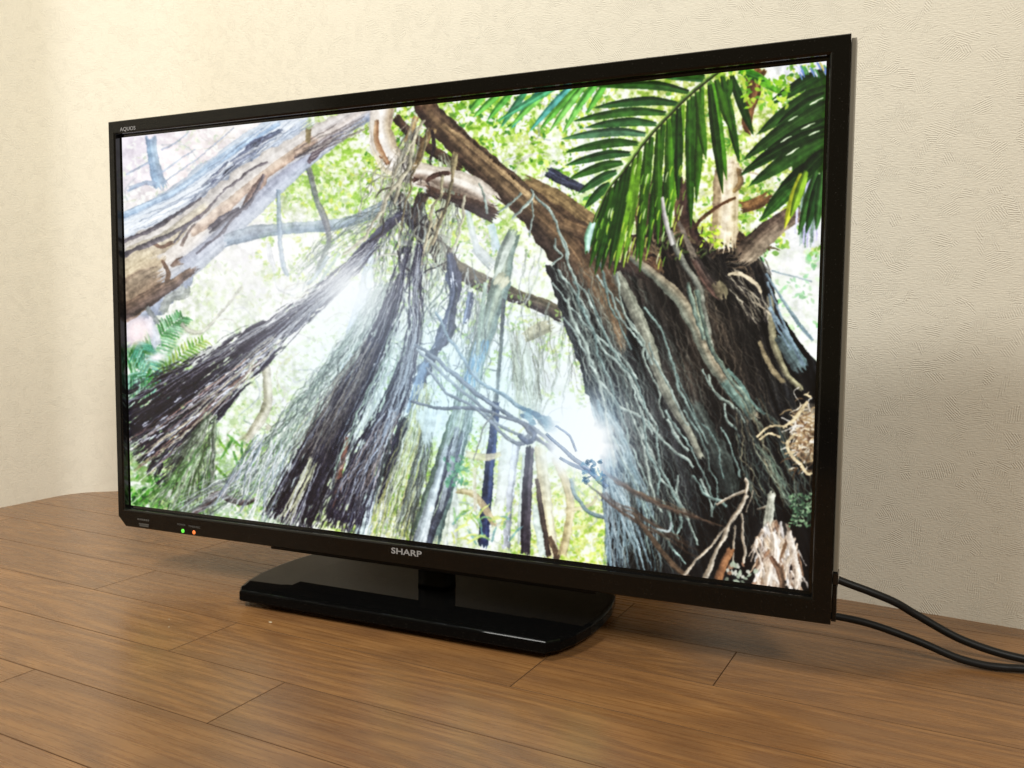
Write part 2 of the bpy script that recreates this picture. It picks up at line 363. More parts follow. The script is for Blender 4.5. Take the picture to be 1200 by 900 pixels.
def paint_picture():
    p = Paint(); R = p.r
    xx, yy = p.grid()
    # --- pale sky and far foliage seen against the light
    knots = [(150,170,222,212,226),(230,190,238,222,226),(300,160,236,228,232),(300,300,236,232,236),(190,350,222,226,214),(170,430,150,185,160),
             (230,560,150,175,140),(280,420,210,226,200),(330,330,242,242,238),(330,480,225,236,215),(300,560,190,205,190),(370,200,205,225,165),(420,230,190,215,150),
             (400,330,250,252,255),(420,420,235,242,235),(470,150,170,200,95),(550,150,180,210,110),(560,250,205,225,150),(620,170,205,228,150),(660,190,240,248,235),
             (600,320,244,248,228),(560,400,252,253,250),(620,430,254,254,250),(470,420,248,250,246),(510,470,252,253,250),(360,400,240,244,236),(660,480,255,255,255),(590,570,240,242,215),(480,560,205,215,150),(460,620,215,220,160),
             (560,620,225,232,210),(680,600,222,232,150),(700,640,205,222,120),(690,380,240,240,225),(820,110,190,205,120),(860,220,215,220,160),(900,160,215,220,165),
             (930,330,246,250,246),(945,390,240,246,240),(940,250,238,238,246),(955,80,215,215,235)]
    K = np.array(knots, np.float32)
    num = 0; den = 0
    for k in K:
        w_ = 1/((xx-k[0])**2+(yy-k[1])**2+500)**1.6
        num = num+w_[..., None]*k[2:]; den = den+w_
    base = num/den[..., None]/255
    v = p.fbm(xx*.09, yy*.09, 4)-.5; v2 = p.fbm(xx*.03+40, yy*.03, 3)-.5
    base = base*(1+.35*v[..., None]+.2*v2[..., None])
    g_ = base[..., 1]-base[..., 2]                         # how leafy a place is
    hf = p.fbm(xx*.22, yy*.22, 3)+.35*(p.fbm(xx*.05+9, yy*.05, 2)-.5)
    wh = np.clip((hf-.56)*9, 0, 1)[..., None]; dkf = np.clip((.47-hf)*7, 0, 1)[..., None]*np.clip(g_*4+.12, 0, 1)[..., None]
    base = base*(1-dkf)+base*np.array([.70, .80, .50], np.float32)*dkf
    base = base*(1-wh*.75)+np.array([.99, 1., .98], np.float32)*wh*.75
    p.c = np.clip(base, 0, 1).astype(np.float32)
    gy = [(170,205,90),(195,220,110),(140,185,75),(215,230,150),(120,165,70),(200,215,95)]
    pale = [(205,225,180),(185,210,150),(225,236,205),(165,195,130),(210,220,160)]
    dark = [(95,140,60),(70,120,55),(115,160,70),(150,190,80)]
    p.leaves((145,150,300,260), 160, [(200,215,190),(190,205,180),(215,225,190),(205,210,215)], (2,4), .7, .5)
    p.leaves((220,300,440,600), 1500, pale, (1.5,4), .6, .45)
    p.leaves((300,190,480,330), 900, gy+pale, (1.8,4.5), .8, .42)
    p.leaves((150,380,330,610), 900, pale+[(130,170,110),(110,155,90)], (1.5,4), .6, .45)
    p.leaves((430,95,720,300), 2300, gy+dark, (2,5), .85, .45)
    p.leaves((420,95,720,300), 700, [(250,252,250),(245,250,235),(255,255,255)], (2,5), .8, .5)
    p.leaves((500,300,690,480), 420, gy+pale, (1.5,4.5), .7, .5)
    p.leaves((400,470,560,650), 900, gy+pale+dark, (1.5,3.5), .7, .48)
    p.leaves((540,500,730,670), 1300, gy+pale+[(215,215,120),(225,225,140)], (1.5,4), .75, .45)
    p.leaves((780,72,975,300), 1200, gy+dark+[(230,235,190)], (2,5.5), .85, .45)
    p.leaves((890,290,965,480), 130, [(110,185,110),(150,205,140),(190,225,170)], (2.5,5), .8, .55)
    p.leaves((500,290,660,480), 350, [(255,255,255)], (2,5), .8, .45)
    p.leaves((300,330,450,560), 300, [(255,255,255),(248,250,255)], (2,5), .7, .45)
    # thin far twigs
    tw = [(195,190,185),(170,175,180),(185,180,160),(150,160,165)]
    for box, n, w in (((150,150,320,250),16,1.2),((250,290,440,560),40,1.6),((420,120,680,320),45,1.7),((520,360,720,660),45,1.6)):
        for i in range(n):
            x = R.uniform(box[0], box[2]); y = R.uniform(box[1], box[3]); an = R.uniform(0, 6.28); L = R.uniform(15, 55); c = tw[R.integers(4)]
            p.stroke([(x,y,w),(x+L*.5*np.cos(an),y+L*.5*np.sin(an),w*.8),(x+L*np.cos(an+.5),y+L*np.sin(an+.5),w*.5)], c, streak=.1, a=.6, wob=2)
    # --- palms low on the left
    def frond(a, b, n, L, droop, cols, w=2.0, side=(1,-1), a_=.9):
        ax = np.array(a, float); bx = np.array(b, float)
        for i in range(n):
            t = (i+.5)/n; q = ax+(bx-ax)*t+np.array([0, -10*np.sin(t*3.14)]); d = (bx-ax)/np.linalg.norm(bx-ax)
            for sd in side:
                nrm = np.array([-d[1], d[0]])*sd; l = L*(1-.6*t)*R.uniform(.8, 1.1); e = q+(nrm*.8+d*.6)*l+np.array([0, droop*l]); m_ = (q+e)/2+np.array([0, -droop*l*.2])
                c = cols[R.integers(len(cols))]
                p.stroke([(q[0],q[1],w),(m_[0],m_[1],w),(e[0],e[1],.5)], c, np.array(c)*.75, streak=.1, a=a_)
    frond((155,445),(215,372),22,34,.25,[(80,140,85),(110,170,120),(60,120,60),(140,190,150)],2.4)
    frond((150,440),(200,480),16,26,.2,[(90,160,130),(70,130,90),(150,200,180)],2.2)
    frond((180,460),(240,400),16,24,.3,[(100,150,60),(130,170,80),(160,185,90)],2)
    frond((160,400),(190,470),14,24,.1,[(90,165,140),(130,190,170),(70,140,70)],2.4)
    for q in range(26):
        x = R.uniform(215, 300); y = R.uniform(510, 560); an = R.uniform(.6, 2.6); L = R.uniform(20, 45); c = [(95,140,60),(120,165,70),(150,185,110),(80,125,65)][R.integers(4)]
        p.stroke([(x,y,2.2),(x+L*np.cos(an)*.5,y+L*np.sin(an)*.5,2.6),(x+L*np.cos(an),y+L*np.sin(an),.6)], c, streak=.1, a=.8)
    p.leaves((152,560,240,612), 320, [(60,110,45),(90,150,60),(110,170,90),(45,80,50),(150,190,120)], (2,5), .9, .35)
    p.leaves((190,520,330,600), 320, [(120,160,80),(160,190,110),(200,215,160),(90,130,70)], (2,5), .7, .45)
    # --- grey limbs, upper left
    p.stroke([(177,158,11),(181,190,12),(187,212,16),(192,226,18)], (150,170,192), (120,145,172), .15, a=.9)
    for t in ([(190,176,2),(205,168,1.5),(222,155,1)],[(185,205,2),(205,192,1.6),(230,175,1)],[(180,188,1.6),(165,196,2),(148,205,2)],[(186,215,1.5),(170,214,2.5),(148,225,3)],[(150,222,6),(168,216,5),(186,216,6)],[(192,214,1),(240,180,1),(275,150,1)]):
        p.stroke(t, (150,165,185), (125,140,165), .1, a=.8)
    p.stroke([(146,252,5),(200,226,5),(236,200,4)], (140,160,185), (170,190,210), .2, a=.9)
    p.stroke([(118,288,44),(150,271,44),(200,245,42),(250,208,40),(300,172,38),(365,128,36)], (196,208,222), (172,182,198), .16, 2.2, .012, mid=(210,218,228), self_blotch=.2)
    p.stroke([(125,262,7),(200,228,7),(250,193,8),(300,160,9),(330,142,8)], (172,192,216), (150,172,200), .2)
    p.stroke([(150,296,20),(200,264,18),(236,244,14),(262,226,9)], (120,122,128), (95,95,100), .4)
    for t in ([(225,238,5),(245,222,8),(262,210,6),(285,190,4)],[(272,192,7),(292,178,11),(312,165,8),(335,150,4)],[(236,220,3),(255,205,4),(270,190,3)],[(290,185,4),(305,172,8),(313,160,3)],[(196,262,5),(215,256,4),(236,246,4)],[(150,290,4),(180,276,5),(215,260,5)],[(218,250,5),(228,246,8),(238,240,4)]):
        p.stroke(t, (88,92,108), (120,124,136), .5, rough=.5, wob=2)
    p.bundle([(148,270,40),(220,236,40),(300,176,34),(345,145,28)], 26, [(214,222,232),(140,150,168),(120,130,150),(225,230,238)], (1,2.6), wob=2, a=.7)
    p.stroke([(110,372,112),(140,345,104),(175,318,92),(215,290,68),(262,246,52),(310,204,42),(372,164,32),(412,140,27),(452,114,27)], (206,200,194), (150,160,178), .16, 2.0, .01, mid=(202,194,186), self_blotch=.25)
    p.stroke([(148,300,16),(185,288,22),(205,275,18),(222,258,12),(250,238,10)], (198,190,172), (178,166,144), .15)
    p.stroke([(125,334,40),(146,322,40),(172,306,36),(192,292,20)], (198,186,162), (176,160,134), .15, self_blotch=.3)
    p.stroke([(120,372,46),(150,352,44),(175,332,34),(200,318,20)], (160,144,124), (118,100,84), .25)
    p.stroke([(125,386,14),(148,372,14),(170,356,14),(196,338,10),(228,318,8)], (112,88,68), (130,112,95), .4)
    p.stroke([(222,276,10),(258,250,14),(290,222,10),(330,192,11),(375,160,10)], (200,182,166), (176,154,138), .14)
    p.stroke([(272,270,5),(290,243,10),(304,222,14),(312,205,6)], (110,92,86), (150,130,118), .3)
    p.stroke([(244,270,3),(262,256,5),(284,244,4)], (80,76,84), (110,105,110), .3); p.stroke([(247,268,6),(255,263,6),(262,258,2)], (75,70,75), None, .2)
    p.stroke([(212,290,4),(220,276,3),(230,262,2)], (110,100,95), None, .2); p.stroke([(178,285,3),(190,290,4),(205,284,4)], (105,85,72), None, .2)
    p.stroke([(190,305,3),(198,320,5),(195,335,4)], (110,90,75), None, .2)
    p.stroke([(200,314,3),(214,306,8),(230,308,6)], (95,78,68), (120,105,95), .3)
    p.stroke([(215,318,26),(250,290,22),(290,252,20),(330,215,18),(375,178,14),(415,150,8)], (158,162,176), (178,186,200), .14, self_blotch=.25)
    for c_ in ([(125,312,4),(146,302,4),(190,280,5),(225,264,4),(248,240,4),(264,224,2)],[(130,290,3),(175,270,4),(210,250,3),(240,232,2)],[(204,286,2),(224,262,3),(236,254,2)],[(345,186,2),(365,178,4),(386,164,3)],[(244,273,3),(266,258,4),(290,243,4),(303,225,4),(311,203,2)],[(262,224,2),(286,204,3),(316,188,2)],[(232,300,2),(262,272,3),(286,250,2)]):
        p.stroke(c_, (72,68,74), (104,100,106), .4, rough=.5, wob=2.5, a=.9)
    p.stroke([(120,384,18),(150,364,18),(185,345,16),(205,331,12),(234,310,6)], (116,98,84), (92,80,76), .35, wob=2)
    p.stroke([(362,192,4),(372,180,8),(383,168,7),(392,160,2)], (110,100,105), None, .3, rough=.4)
    p.bundle([(345,185,22),(390,160,22),(430,138,22)], 14, [(210,205,195),(150,145,140),(120,112,110)], (1,2), wob=2)
    # --- branches behind, left centre
    for t, a_, b_ in (([(262,284,14),(300,273,16),(340,268,13),(400,263,12),(436,250,12),(462,232,10)],(150,162,172),(98,112,128)),
        ([(327,222,4),(328,258,5),(331,300,5),(338,326,6)],(140,155,170),(120,135,150)),([(363,196,6),(372,234,6),(382,258,7),(386,284,6),(372,322,5)],(130,130,125),(105,108,112)),
        ([(363,150,6),(362,170,5)],(120,110,85),None),([(316,285,5),(318,302,6),(325,322,5)],(200,205,210),None),([(385,300,5),(376,318,4),(360,335,3)],(160,175,185),None),
        ([(398,322,4),(380,345,3),(352,372,3),(330,385,2)],(120,140,125),(90,110,100)),([(400,296,3),(360,352,3),(340,360,2)],(130,150,140),None),
        ([(190,370,10),(198,352,10),(215,344,14),(218,332,8)],(165,170,165),(130,135,130)),([(172,360,5),(180,372,6),(188,382,5)],(140,145,145),None),
        ([(172,372,9),(180,390,11),(186,412,10)],(205,208,218),(190,195,212)),([(212,380,4),(225,390,6),(240,388,4),(262,365,3),(285,335,2)],(180,180,165),None),
        ([(222,430,9),(250,413,10),(272,405,6)],(195,198,195),(160,165,160)),([(311,420,9),(314,450,10),(313,480,12),(296,508,10),(285,520,8)],(196,192,178),(150,145,125)),
        ([(310,500,8),(322,505,7)],(180,176,160),None)):
        p.stroke(t, a_, b_, .2, a=.9)
    p.blob(162,388,15,17,1.2,(250,226,226),1,True); p.blob(160,392,12,18,.3,(248,226,228),.8,True); p.blob(184,420,6,12,1.4,(246,242,248),1,True)
    # pale blue trunk in the glare
    p.stroke([(436,296,13),(428,342,14),(412,400,15),(404,440,14)], (200,216,232), (176,196,220), .1, a=.85)
    # --- curved light limb and tangle, upper middle
    p.stroke([(463,136,9),(488,162,11),(520,184,12),(546,200,10)], (88,72,58), (62,50,42), .4)
    p.stroke([(452,128,24),(446,158,26),(458,184,30),(484,202,28),(520,212,30),(556,224,34),(590,246,34)], (205,195,178), (222,215,205), .2, mid=(226,220,212))
    p.stroke([(442,150,6),(444,175,6),(458,194,5)], (130,98,76), None, .2); p.stroke([(438,170,4),(448,196,5),(470,210,4)], (216,205,178), None, .1)
    p.stroke([(486,212,4),(500,203,7),(522,200,4)], (80,58,48), None, .3); p.stroke([(500,218,10),(520,226,12),(545,232,14),(575,246,18)], (112,84,66), (72,58,50), .4)
    p.stroke([(530,232,14),(556,240,18),(586,250,20)], (78,66,58), (56,50,48), .4)
    p.stroke([(545,212,6),(558,222,7),(566,236,4)], (170,165,155), None, .2)
    # limb from the top to the big trunk
    p.stroke([(612,212,18),(655,236,22),(690,264,26),(720,290,30)], (140,122,90), (92,78,58), .3)
    p.stroke([(640,200,13),(662,212,12),(690,224,9)], (92,98,112), (55,58,66), .4)
    p.stroke([(494,112,26),(506,134,27),(526,154,30),(556,184,32),(592,216,34),(630,250,40),(672,290,62),(700,330,80)], (96,82,66), (70,57,48), .3, 1.6, .02, mid=(116,99,77))
    p.stroke([(520,145,5),(552,170,6),(590,202,6),(628,236,6),(660,262,6)], (150,130,100), None, .3)
    for i in range(20):
        t = R.random(); p.blob(535+t*70, 148+t*62, R.uniform(1,3), 1.5, R.random()*3, (60,48,34))
    p.stroke([(555,288,11),(566,300,12),(580,314,12)], (176,186,182), (140,150,150), .2)
    p.stroke([(576,262,9),(580,280,9),(584,300,10)], (160,190,215), (180,205,225), .1, a=.8)
    p.stroke([(545,222,5),(552,262,7),(562,300,6)], (180,196,200), None, .2, a=.8)
    # dark limb behind the middle trunk
    p.stroke([(462,226,10),(476,246,18),(494,268,22),(514,292,22),(536,316,20)], (74,66,58), (44,38,38), .5, wob=3, rough=.3)
    p.stroke([(500,226,14),(492,246,12),(480,262,10)], (90,78,66), (58,50,46), .4, wob=2)
    p.stroke([(508,284,12),(518,300,14),(540,318,20),(566,332,20),(605,348,17),(640,360,16),(668,375,20)], (92,84,66), (50,42,40), .4)
    p.stroke([(536,178,7),(530,205,9),(522,240,9),(508,276,11),(495,300,9)], (176,164,128), (128,116,88), .3)
    p.stroke([(512,150,7),(498,168,7),(488,190,7),(478,205,6)], (140,122,90), (105,90,68), .3)
    p.stroke([(508,152,3),(510,172,4),(505,190,3)], (60,50,50), None, .2)
    p.stroke([(490,135,6),(484,152,6),(474,168,5)], (150,130,95), None, .3)
    p.bundle([(488,140,14),(470,185,30),(458,225,46),(448,270,62),(440,320,70)], 22, [(176,174,156),(150,150,138),(120,118,108),(196,196,180),(84,82,80)], (1,2.6), wob=4)
    p.stroke([(454,120,22),(447,150,24),(455,180,26)], (196,182,162), (226,220,208), .12, mid=(230,224,214), self_blotch=.3)
    p.stroke([(486,206,20),(520,210,26),(552,220,28),(578,236,24)], (196,184,168), (150,136,122), .2, mid=(220,212,202), self_blotch=.4)
    p.stroke([(443,146,5),(444,172,6),(458,194,4)], (128,98,78), None, .2); p.stroke([(484,214,4),(500,204,7),(526,199,3)], (78,58,50), None, .3)
    p.stroke([(498,222,10),(520,230,13),(548,238,16),(584,254,20)], (92,72,60), (58,48,44), .35)
    p.bundle([(488,150,12),(474,190,24),(462,235,40)], 24, [(176,174,156),(150,150,138),(110,106,96),(84,82,80)], (1,2.6), wob=4)
    p.bundle([(480,225,40),(478,260,50),(470,300,60),(466,345,60)], 38, [(60,58,60),(88,90,92),(130,138,130),(70,70,80),(170,180,170)], (1,2.8), wob=4)
    p.stroke([(478,248,10),(455,266,11),(430,290,10),(405,318,11)], (66,62,70), (84,84,96), .4, specks=.05)
    p.bundle([(520,180,20),(528,230,26),(516,285,40),(498,340,60),(480,400,60)], 26, [(170,176,150),(140,148,130),(190,200,180),(110,115,105)], (1.2,3), wob=5)
    p.bundle([(470,240,20),(420,262,26),(380,290,30),(350,325,20)], 18, [(150,160,150),(120,130,120)], (1,1.8), wob=4)
    for i in range(30):
        x = R.uniform(448, 540); y = R.uniform(175, 330); an = R.uniform(1.2, 2.5); L = R.uniform(25, 80); k_ = R.uniform(-.9, .9); c = [(172,170,150),(140,140,126),(70,64,60),(52,46,46),(196,194,176),(105,98,84)][R.integers(6)]
        p.stroke([(x,y,1),(x+L*.35*np.cos(an),y+L*.35*np.sin(an),R.uniform(1,2.4)),(x+L*.7*np.cos(an+k_),y+L*.7*np.sin(an+k_),1.4),(x+L*np.cos(an+k_*.5),y+L*np.sin(an+k_*.5),.6)], c, np.array(c)*.7, .2, wob=3, a=R.uniform(.6, 1))
    for i in range(90):
        x = R.uniform(440, 560); y = R.uniform(300, 440); an = R.uniform(1.0, 2.3); L = R.uniform(25, 90); k_ = R.uniform(-.7, .7); c = [(172,184,176),(140,150,146),(84,88,96),(205,214,214),(110,118,116)][R.integers(5)]
        p.stroke([(x,y,1),(x+L*.35*np.cos(an),y+L*.35*np.sin(an),R.uniform(1,2.2)),(x+L*.7*np.cos(an+k_),y+L*.7*np.sin(an+k_),1.4),(x+L*np.cos(an+k_*.5),y+L*np.sin(an+k_*.5),.6)], c, np.array(c)*.75, .2, wob=3, a=R.uniform(.5, .9))
    p.stroke([(455,112,22),(447,142,25),(452,170,27),(466,190,22)], (186,170,148), (222,214,202), .14, mid=(230,224,214), self_blotch=.3, a=.92)
    p.stroke([(443,140,4),(443,166,6),(456,192,4)], (134,104,82), (170,146,122), .2); p.stroke([(484,200,14),(505,204,20),(535,212,25),(562,224,26),(586,240,22)], (206,196,180), (134,118,104), .2, mid=(218,210,198), self_blotch=.4, a=.92)
    p.stroke([(500,214,3),(512,206,6),(532,203,3)], (82,62,54), None, .3); p.stroke([(510,226,6),(530,232,9),(556,240,12),(586,256,14)], (84,68,58), (54,46,44), .4)
    for z in ([(498,140),(486,168),(476,205),(462,240)],[(505,150),(492,190),(478,230),(470,270)],[(490,150),(470,190),(458,225),(446,262)],[(522,205),(512,240),(500,275),(494,312)],[(536,180),(531,215),(520,250),(506,290)],[(548,228),(540,262),(532,300)],[(470,205),(452,240),(436,270),(402,300)]):
        w_ = R.uniform(1.8, 4); c = np.array([(170,162,134),(140,130,104),(190,184,160)][R.integers(3)], float)
        p.stroke([(a_, b_, w_) for a_, b_ in z], c, c*.65, .35, ft=.06, wob=4, rough=.3)
    # second-plane stems, leaves and strands in the bright gaps
    for i in range(46):
        x = R.uniform(500, 690); y0 = R.uniform(290, 400); L = R.uniform(40, 150); c = [(196,204,196),(170,180,170),(150,156,140),(214,220,210)][R.integers(4)]
        p.stroke([(x,y0,R.uniform(.8,2.4)),(x-L*.1+R.uniform(-8,8),y0+L*.5,R.uniform(.8,2.6)),(x-L*.2,y0+L,.8)], c, np.array(c)*.8, .3, wob=4, a=.75)
    p.leaves((540,330,690,480), 260, [(150,185,95),(185,208,120),(120,160,90),(205,220,150)], (1.5,4.2), .7, .5)
    p.leaves((410,300,540,460), 260, [(160,190,120),(190,210,150),(130,165,100)], (1.2,3.6), .65, .5)
    # --- root bundles
    def dark_bundle(axis, n, base=((44,40,50),(34,30,40)), hi=((96,92,104),(130,130,145),(74,66,68),(60,54,60)), sp=.05, wl=(1,2.4), nl=0):
        Q = [(a, b, c*.9) for a, b, c in axis]; behind = p.c.copy()
        p.stroke(Q, base[0], base[1], .5, 2.6, .02, rough=.28, specks=sp)
        p.bundle(axis, n, [base[0], base[1], base[0]], (1.4,3.4), 1.12, 3)
        p.bundle(axis, n//2, hi, (.8, 1.8), .96, 3, a=.45)
        p.bundle(axis, n, [(34,30,38),(44,40,50)], (1, 3), 1.0, 3, a=.9)
        p.bundle(axis, nl, [(214,222,236),(235,238,240),(180,190,205)], (.7,1.3), .98, 2, a=.45)
        p.show_through(axis, behind)
    dark_bundle([(442,283,9),(420,308,12),(395,331,17),(345,372,26),(300,408,42),(255,442,56),(205,480,80),(148,524,104)], 90, base=((46,44,56),(36,33,44)), nl=26)
    p.bundle([(330,395,12),(270,450,30),(210,500,44),(150,545,50)], 20, [(210,205,180),(225,228,235),(150,120,110)], (.8,1.8), .9, 2)
    for i in range(45):
        t = R.random(); x = 160+t*150; y = 520-t*105+R.uniform(-22, 30)*(1.2-t); d_ = R.uniform(.3, 1.1); p.stroke([(x,y,.6),(x+4*d_,y-3*d_,1.5*d_),(x+9*d_,y-6*d_,.5)], (222,228,240), None, 0, a=.75)
    p.bundle([(250,485,10),(238,520,34),(225,560,50),(215,612,60)], 46, [(130,140,122),(96,108,96),(160,172,150),(190,196,186),(80,92,70)], (1.2,3.4), wob=4)
    p.bundle([(240,520,10),(205,570,30),(170,612,60)], 16, [(120,150,110),(90,130,70),(170,190,160)], (1.5,3), wob=3)
    p.stroke([(224,606,6),(240,594,7),(256,580,8),(268,586,7),(286,590,6),(305,584,4)], (128,120,116), (86,76,74), .3)
    p.bundle([(330,540,16),(290,560,30),(240,585,40),(205,606,40)], 22, [(150,160,160),(190,198,200),(110,116,116)], (1,2.2), wob=3)
    # pale root curtain left of the second bundle
    p.bundle([(455,330,14),(425,400,40),(385,470,62),(345,540,80),(300,610,90)], 110, [(170,186,172),(140,156,146),(205,216,206),(120,132,126),(225,232,232),(100,104,104)], (1,2.8), wob=5)
    p.bundle([(330,520,60),(310,560,70),(290,610,80)], 40, [(205,216,232),(235,240,248),(150,160,172)], (1,2.4), wob=3)
    dark_bundle([(478,290,7),(471,322,12),(463,352,18),(450,392,26),(428,438,30),(402,486,40),(372,548,50),(340,618,60)], 70, sp=.03, nl=10)
    p.stroke([(408,512,5),(398,560,7),(388,610,9)], (120,80,66), (90,62,56), .3)
    p.bundle([(440,400,18),(415,440,30),(385,490,40),(355,540,44)], 30, [(130,120,110),(150,142,132),(100,92,88),(76,68,66)], (.9,2), .9, 4, a=.6)
    p.bundle([(372,540,14),(355,580,20),(340,615,24)], 14, [(225,230,240),(205,205,170)], (1,3), 1, 2)
    # further bundles
    p.bundle([(480,360,20),(460,440,34),(430,520,40),(405,600,50)], 40, [(196,206,206),(165,180,165),(140,158,140),(220,228,220)], (1,2.6), wob=4)
    p.stroke([(438,556,14),(430,600,16),(424,636,18)], (205,220,222), (185,200,196), .2); p.bundle([(456,510,16),(448,570,20),(440,632,26)], 22, [(215,224,226),(150,158,160),(190,200,205)], (1,2.4))
    dark_bundle([(494,285,6),(490,320,8),(486,350,10),(488,378,13),(480,420,12),(470,455,18),(452,496,26),(428,540,34),(396,622,44)], 55, base=((50,46,60),(38,34,46)), sp=.1, nl=22)
    p.bundle([(462,480,14),(440,530,30),(412,590,36)], 18, [(160,140,130),(190,195,210),(120,105,100)], (1,2), 1, 4)
    p.stroke([(528,296,8),(532,322,18),(534,345,12),(522,392,16),(505,420,12),(496,440,14),(482,478,11)], (56,56,66), (78,84,100), .5, specks=.08, rough=.35)
    p.stroke([(500,424,10),(488,462,10),(478,490,9)], (96,118,150), (116,140,170), .3, a=.6)
    dark_bundle([(476,490,12),(466,520,14),(456,556,14),(446,590,9)], 16, base=((74,78,74),(58,62,60)), hi=((120,130,110),(96,100,92)), sp=.04)
    p.bundle([(498,450,16),(488,520,40),(470,580,50),(456,636,50)], 60, [(170,165,110),(215,215,150),(110,120,90),(140,140,130),(235,235,215)], (.9,2), 1, 3, a=.85)
    p.bundle([(510,470,10),(497,530,16),(482,590,20),(470,640,24)], 26, [(84,88,80),(60,62,62),(150,158,150)], (1,2.4), 1, 3)
    # --- middle trunk
    p.stroke([(500,470,30),(510,500,34),(516,530,30)], (232,238,236), (215,224,222), .1, a=.7)
    p.stroke([(527,560,18),(524,600,26),(518,645,34)], (210,216,206), (180,186,160), .2)
    p.stroke([(606,268,13),(594,298,20),(586,340,21),(573,380,20),(560,418,21),(548,462,24),(538,500,27),(520,560,31),(496,640,38)], (112,130,124), (92,104,92), .25, 1.8, .02, mid=(158,170,148))
    p.stroke([(604,276,6),(594,296,7),(580,330,5)], (190,204,188), None, .2); p.stroke([(595,322,12),(588,330,16),(582,342,12)], (190,188,160), (150,150,124), .25)
    p.stroke([(568,396,14),(556,432,16),(546,460,14)], (96,150,196), (80,122,168), .2, a=.7)
    p.stroke([(534,510,5),(520,550,9),(500,610,12),(488,640,14)], (66,68,76), (88,92,98), .4); p.stroke([(543,505,5),(526,570,9),(510,615,9),(500,642,10)], (92,98,108), (70,72,80), .4)
    p.stroke([(524,520,5),(508,580,9),(490,640,16)], (196,204,206), (150,158,160), .3); p.stroke([(536,500,5),(530,540,6),(516,600,5)], (150,156,160), None, .3)
    p.bundle([(570,350,8),(560,400,14),(548,470,22),(530,540,26)], 16, [(170,186,180),(196,208,206),(96,108,106)], (1,2), 1.1, 3)
    p.stroke([(570,330,4),(564,380,5),(560,420,4)], (150,168,150), None, .2)
    # right-hand thin trunks in the light
    p.stroke([(605,395,14),(614,430,26),(620,470,30),(622,500,22)], (206,214,200), (178,182,158), .2)
    p.bundle([(610,380,30),(618,430,32),(622,480,30)], 24, [(150,156,136),(190,196,180),(112,106,92),(225,230,220)], (1,2.4))
    p.stroke([(612,398,10),(630,388,16),(652,378,14)], (196,190,158), (150,146,120), .2)
    p.stroke([(591,350,4),(588,400,4),(584,445,4),(580,492,5)], (70,76,80), (100,104,100), .3)
    p.stroke([(582,470,8),(578,510,10),(572,568,11),(565,645,13)], (58,68,98), (44,48,62), .4, specks=.03)
    p.stroke([(596,510,16),(590,560,14),(584,600,10)], (236,238,232), (215,215,206), .1, a=.9)
    p.stroke([(606,515,8),(599,570,8),(592,645,8)], (150,152,160), (196,198,206), .4, specks=.12, rough=.3)
    p.stroke([(616,530,8),(612,590,8),(610,640,8)], (220,228,216), (190,200,190), .2); p.stroke([(621,522,10),(617,585,11),(615,655,11)], (66,60,64), (44,40,44), .5, specks=.04)
    p.stroke([(632,520,13),(639,590,14),(648,660,15)], (214,208,176), (184,170,128), .2); p.stroke([(628,560,4),(634,600,6),(642,655,8)], (70,58,48), None, .3); p.stroke([(626,590,5),(630,620,8),(636,655,8)], (210,224,210), None, .1)
    p.stroke([(642,628,5),(650,645,6),(652,662,6)], (96,80,60), None, .3)
    p.stroke([(648,535,7),(662,565,9),(668,590,9),(664,625,9),(656,655,9)], (206,192,150), (176,160,116), .2)
    p.stroke([(545,532,8),(570,536,8),(590,532,5)], (214,196,160), None, .2, a=.8); p.stroke([(534,576,5),(552,578,8),(566,592,8),(582,620,8)], (206,184,146), (180,158,120), .2, a=.9)
    p.stroke([(556,548,4),(557,600,4)], (214,200,176), None, .1, a=.8); p.stroke([(660,600,5),(690,592,4),(700,580,3)], (196,180,140), None, .2, a=.8)
    for q in range(30):
        x = R.uniform(530, 600); y = R.uniform(606, 640); an = R.uniform(3.4, 6.0); L = R.uniform(10, 26); c = [(130,170,110),(170,196,120),(210,220,120),(110,150,150)][R.integers(4)]
        p.stroke([(x,y,1.8),(x+L*np.cos(an)*.5,y+L*np.sin(an)*.5,2),(x+L*np.cos(an),y+L*np.sin(an)+4,.5)], c, None, .1, a=.8)
    p.leaves((520,535,548,570), 40, [(90,140,110),(120,165,130)], (2,5), .8, 0)
    # hanging strands under the dark limb, twigs across
    p.bundle([(560,340,60),(556,380,70),(552,420,70)], 18, [(120,124,116),(90,94,90)], (.8,1.6), 1, 3, a=.7)
    p.bundle([(632,350,90),(634,420,80),(640,470,80)], 20, [(120,120,104),(84,80,72),(160,162,144)], (.7,1.6), 1, 3, a=.8)
    p.stroke([(553,342,8),(550,362,9),(544,384,5)], (70,72,84), (100,110,130), .5, specks=.15, rough=.5)
    for t, a_ in (([(486,404,3),(508,420,4),(530,435,5),(565,466,5),(605,490,4),(640,512,4),(690,556,4)],(104,108,118)),([(488,410,2.5),(520,440,3.5),(555,470,3.5),(590,500,3),(640,520,3),(680,545,3)],(120,124,130)),
        ([(510,366,2.5),(530,400,3),(555,440,3.5),(585,460,3.5),(615,480,5),(650,506,4)],(130,146,158)),([(480,472,2.5),(515,480,3),(550,479,4),(580,485,3),(612,500,4),(650,530,4),(690,552,4)],(92,92,100)),
        ([(500,430,2),(525,462,3),(560,482,3),(596,514,4),(612,520,5),(622,508,4)],(110,112,120)),([(556,540,1.5),(566,505,1.6),(580,485,1.5)],(120,116,112)),([(606,510,4),(618,520,6),(626,512,5),(618,500,3)],(70,74,90)),
        ([(640,510,4),(668,530,5),(700,560,4)],(80,88,108)),([(668,560,3),(672,580,4),(690,600,4),(715,612,4),(740,628,5)],(116,134,134))):
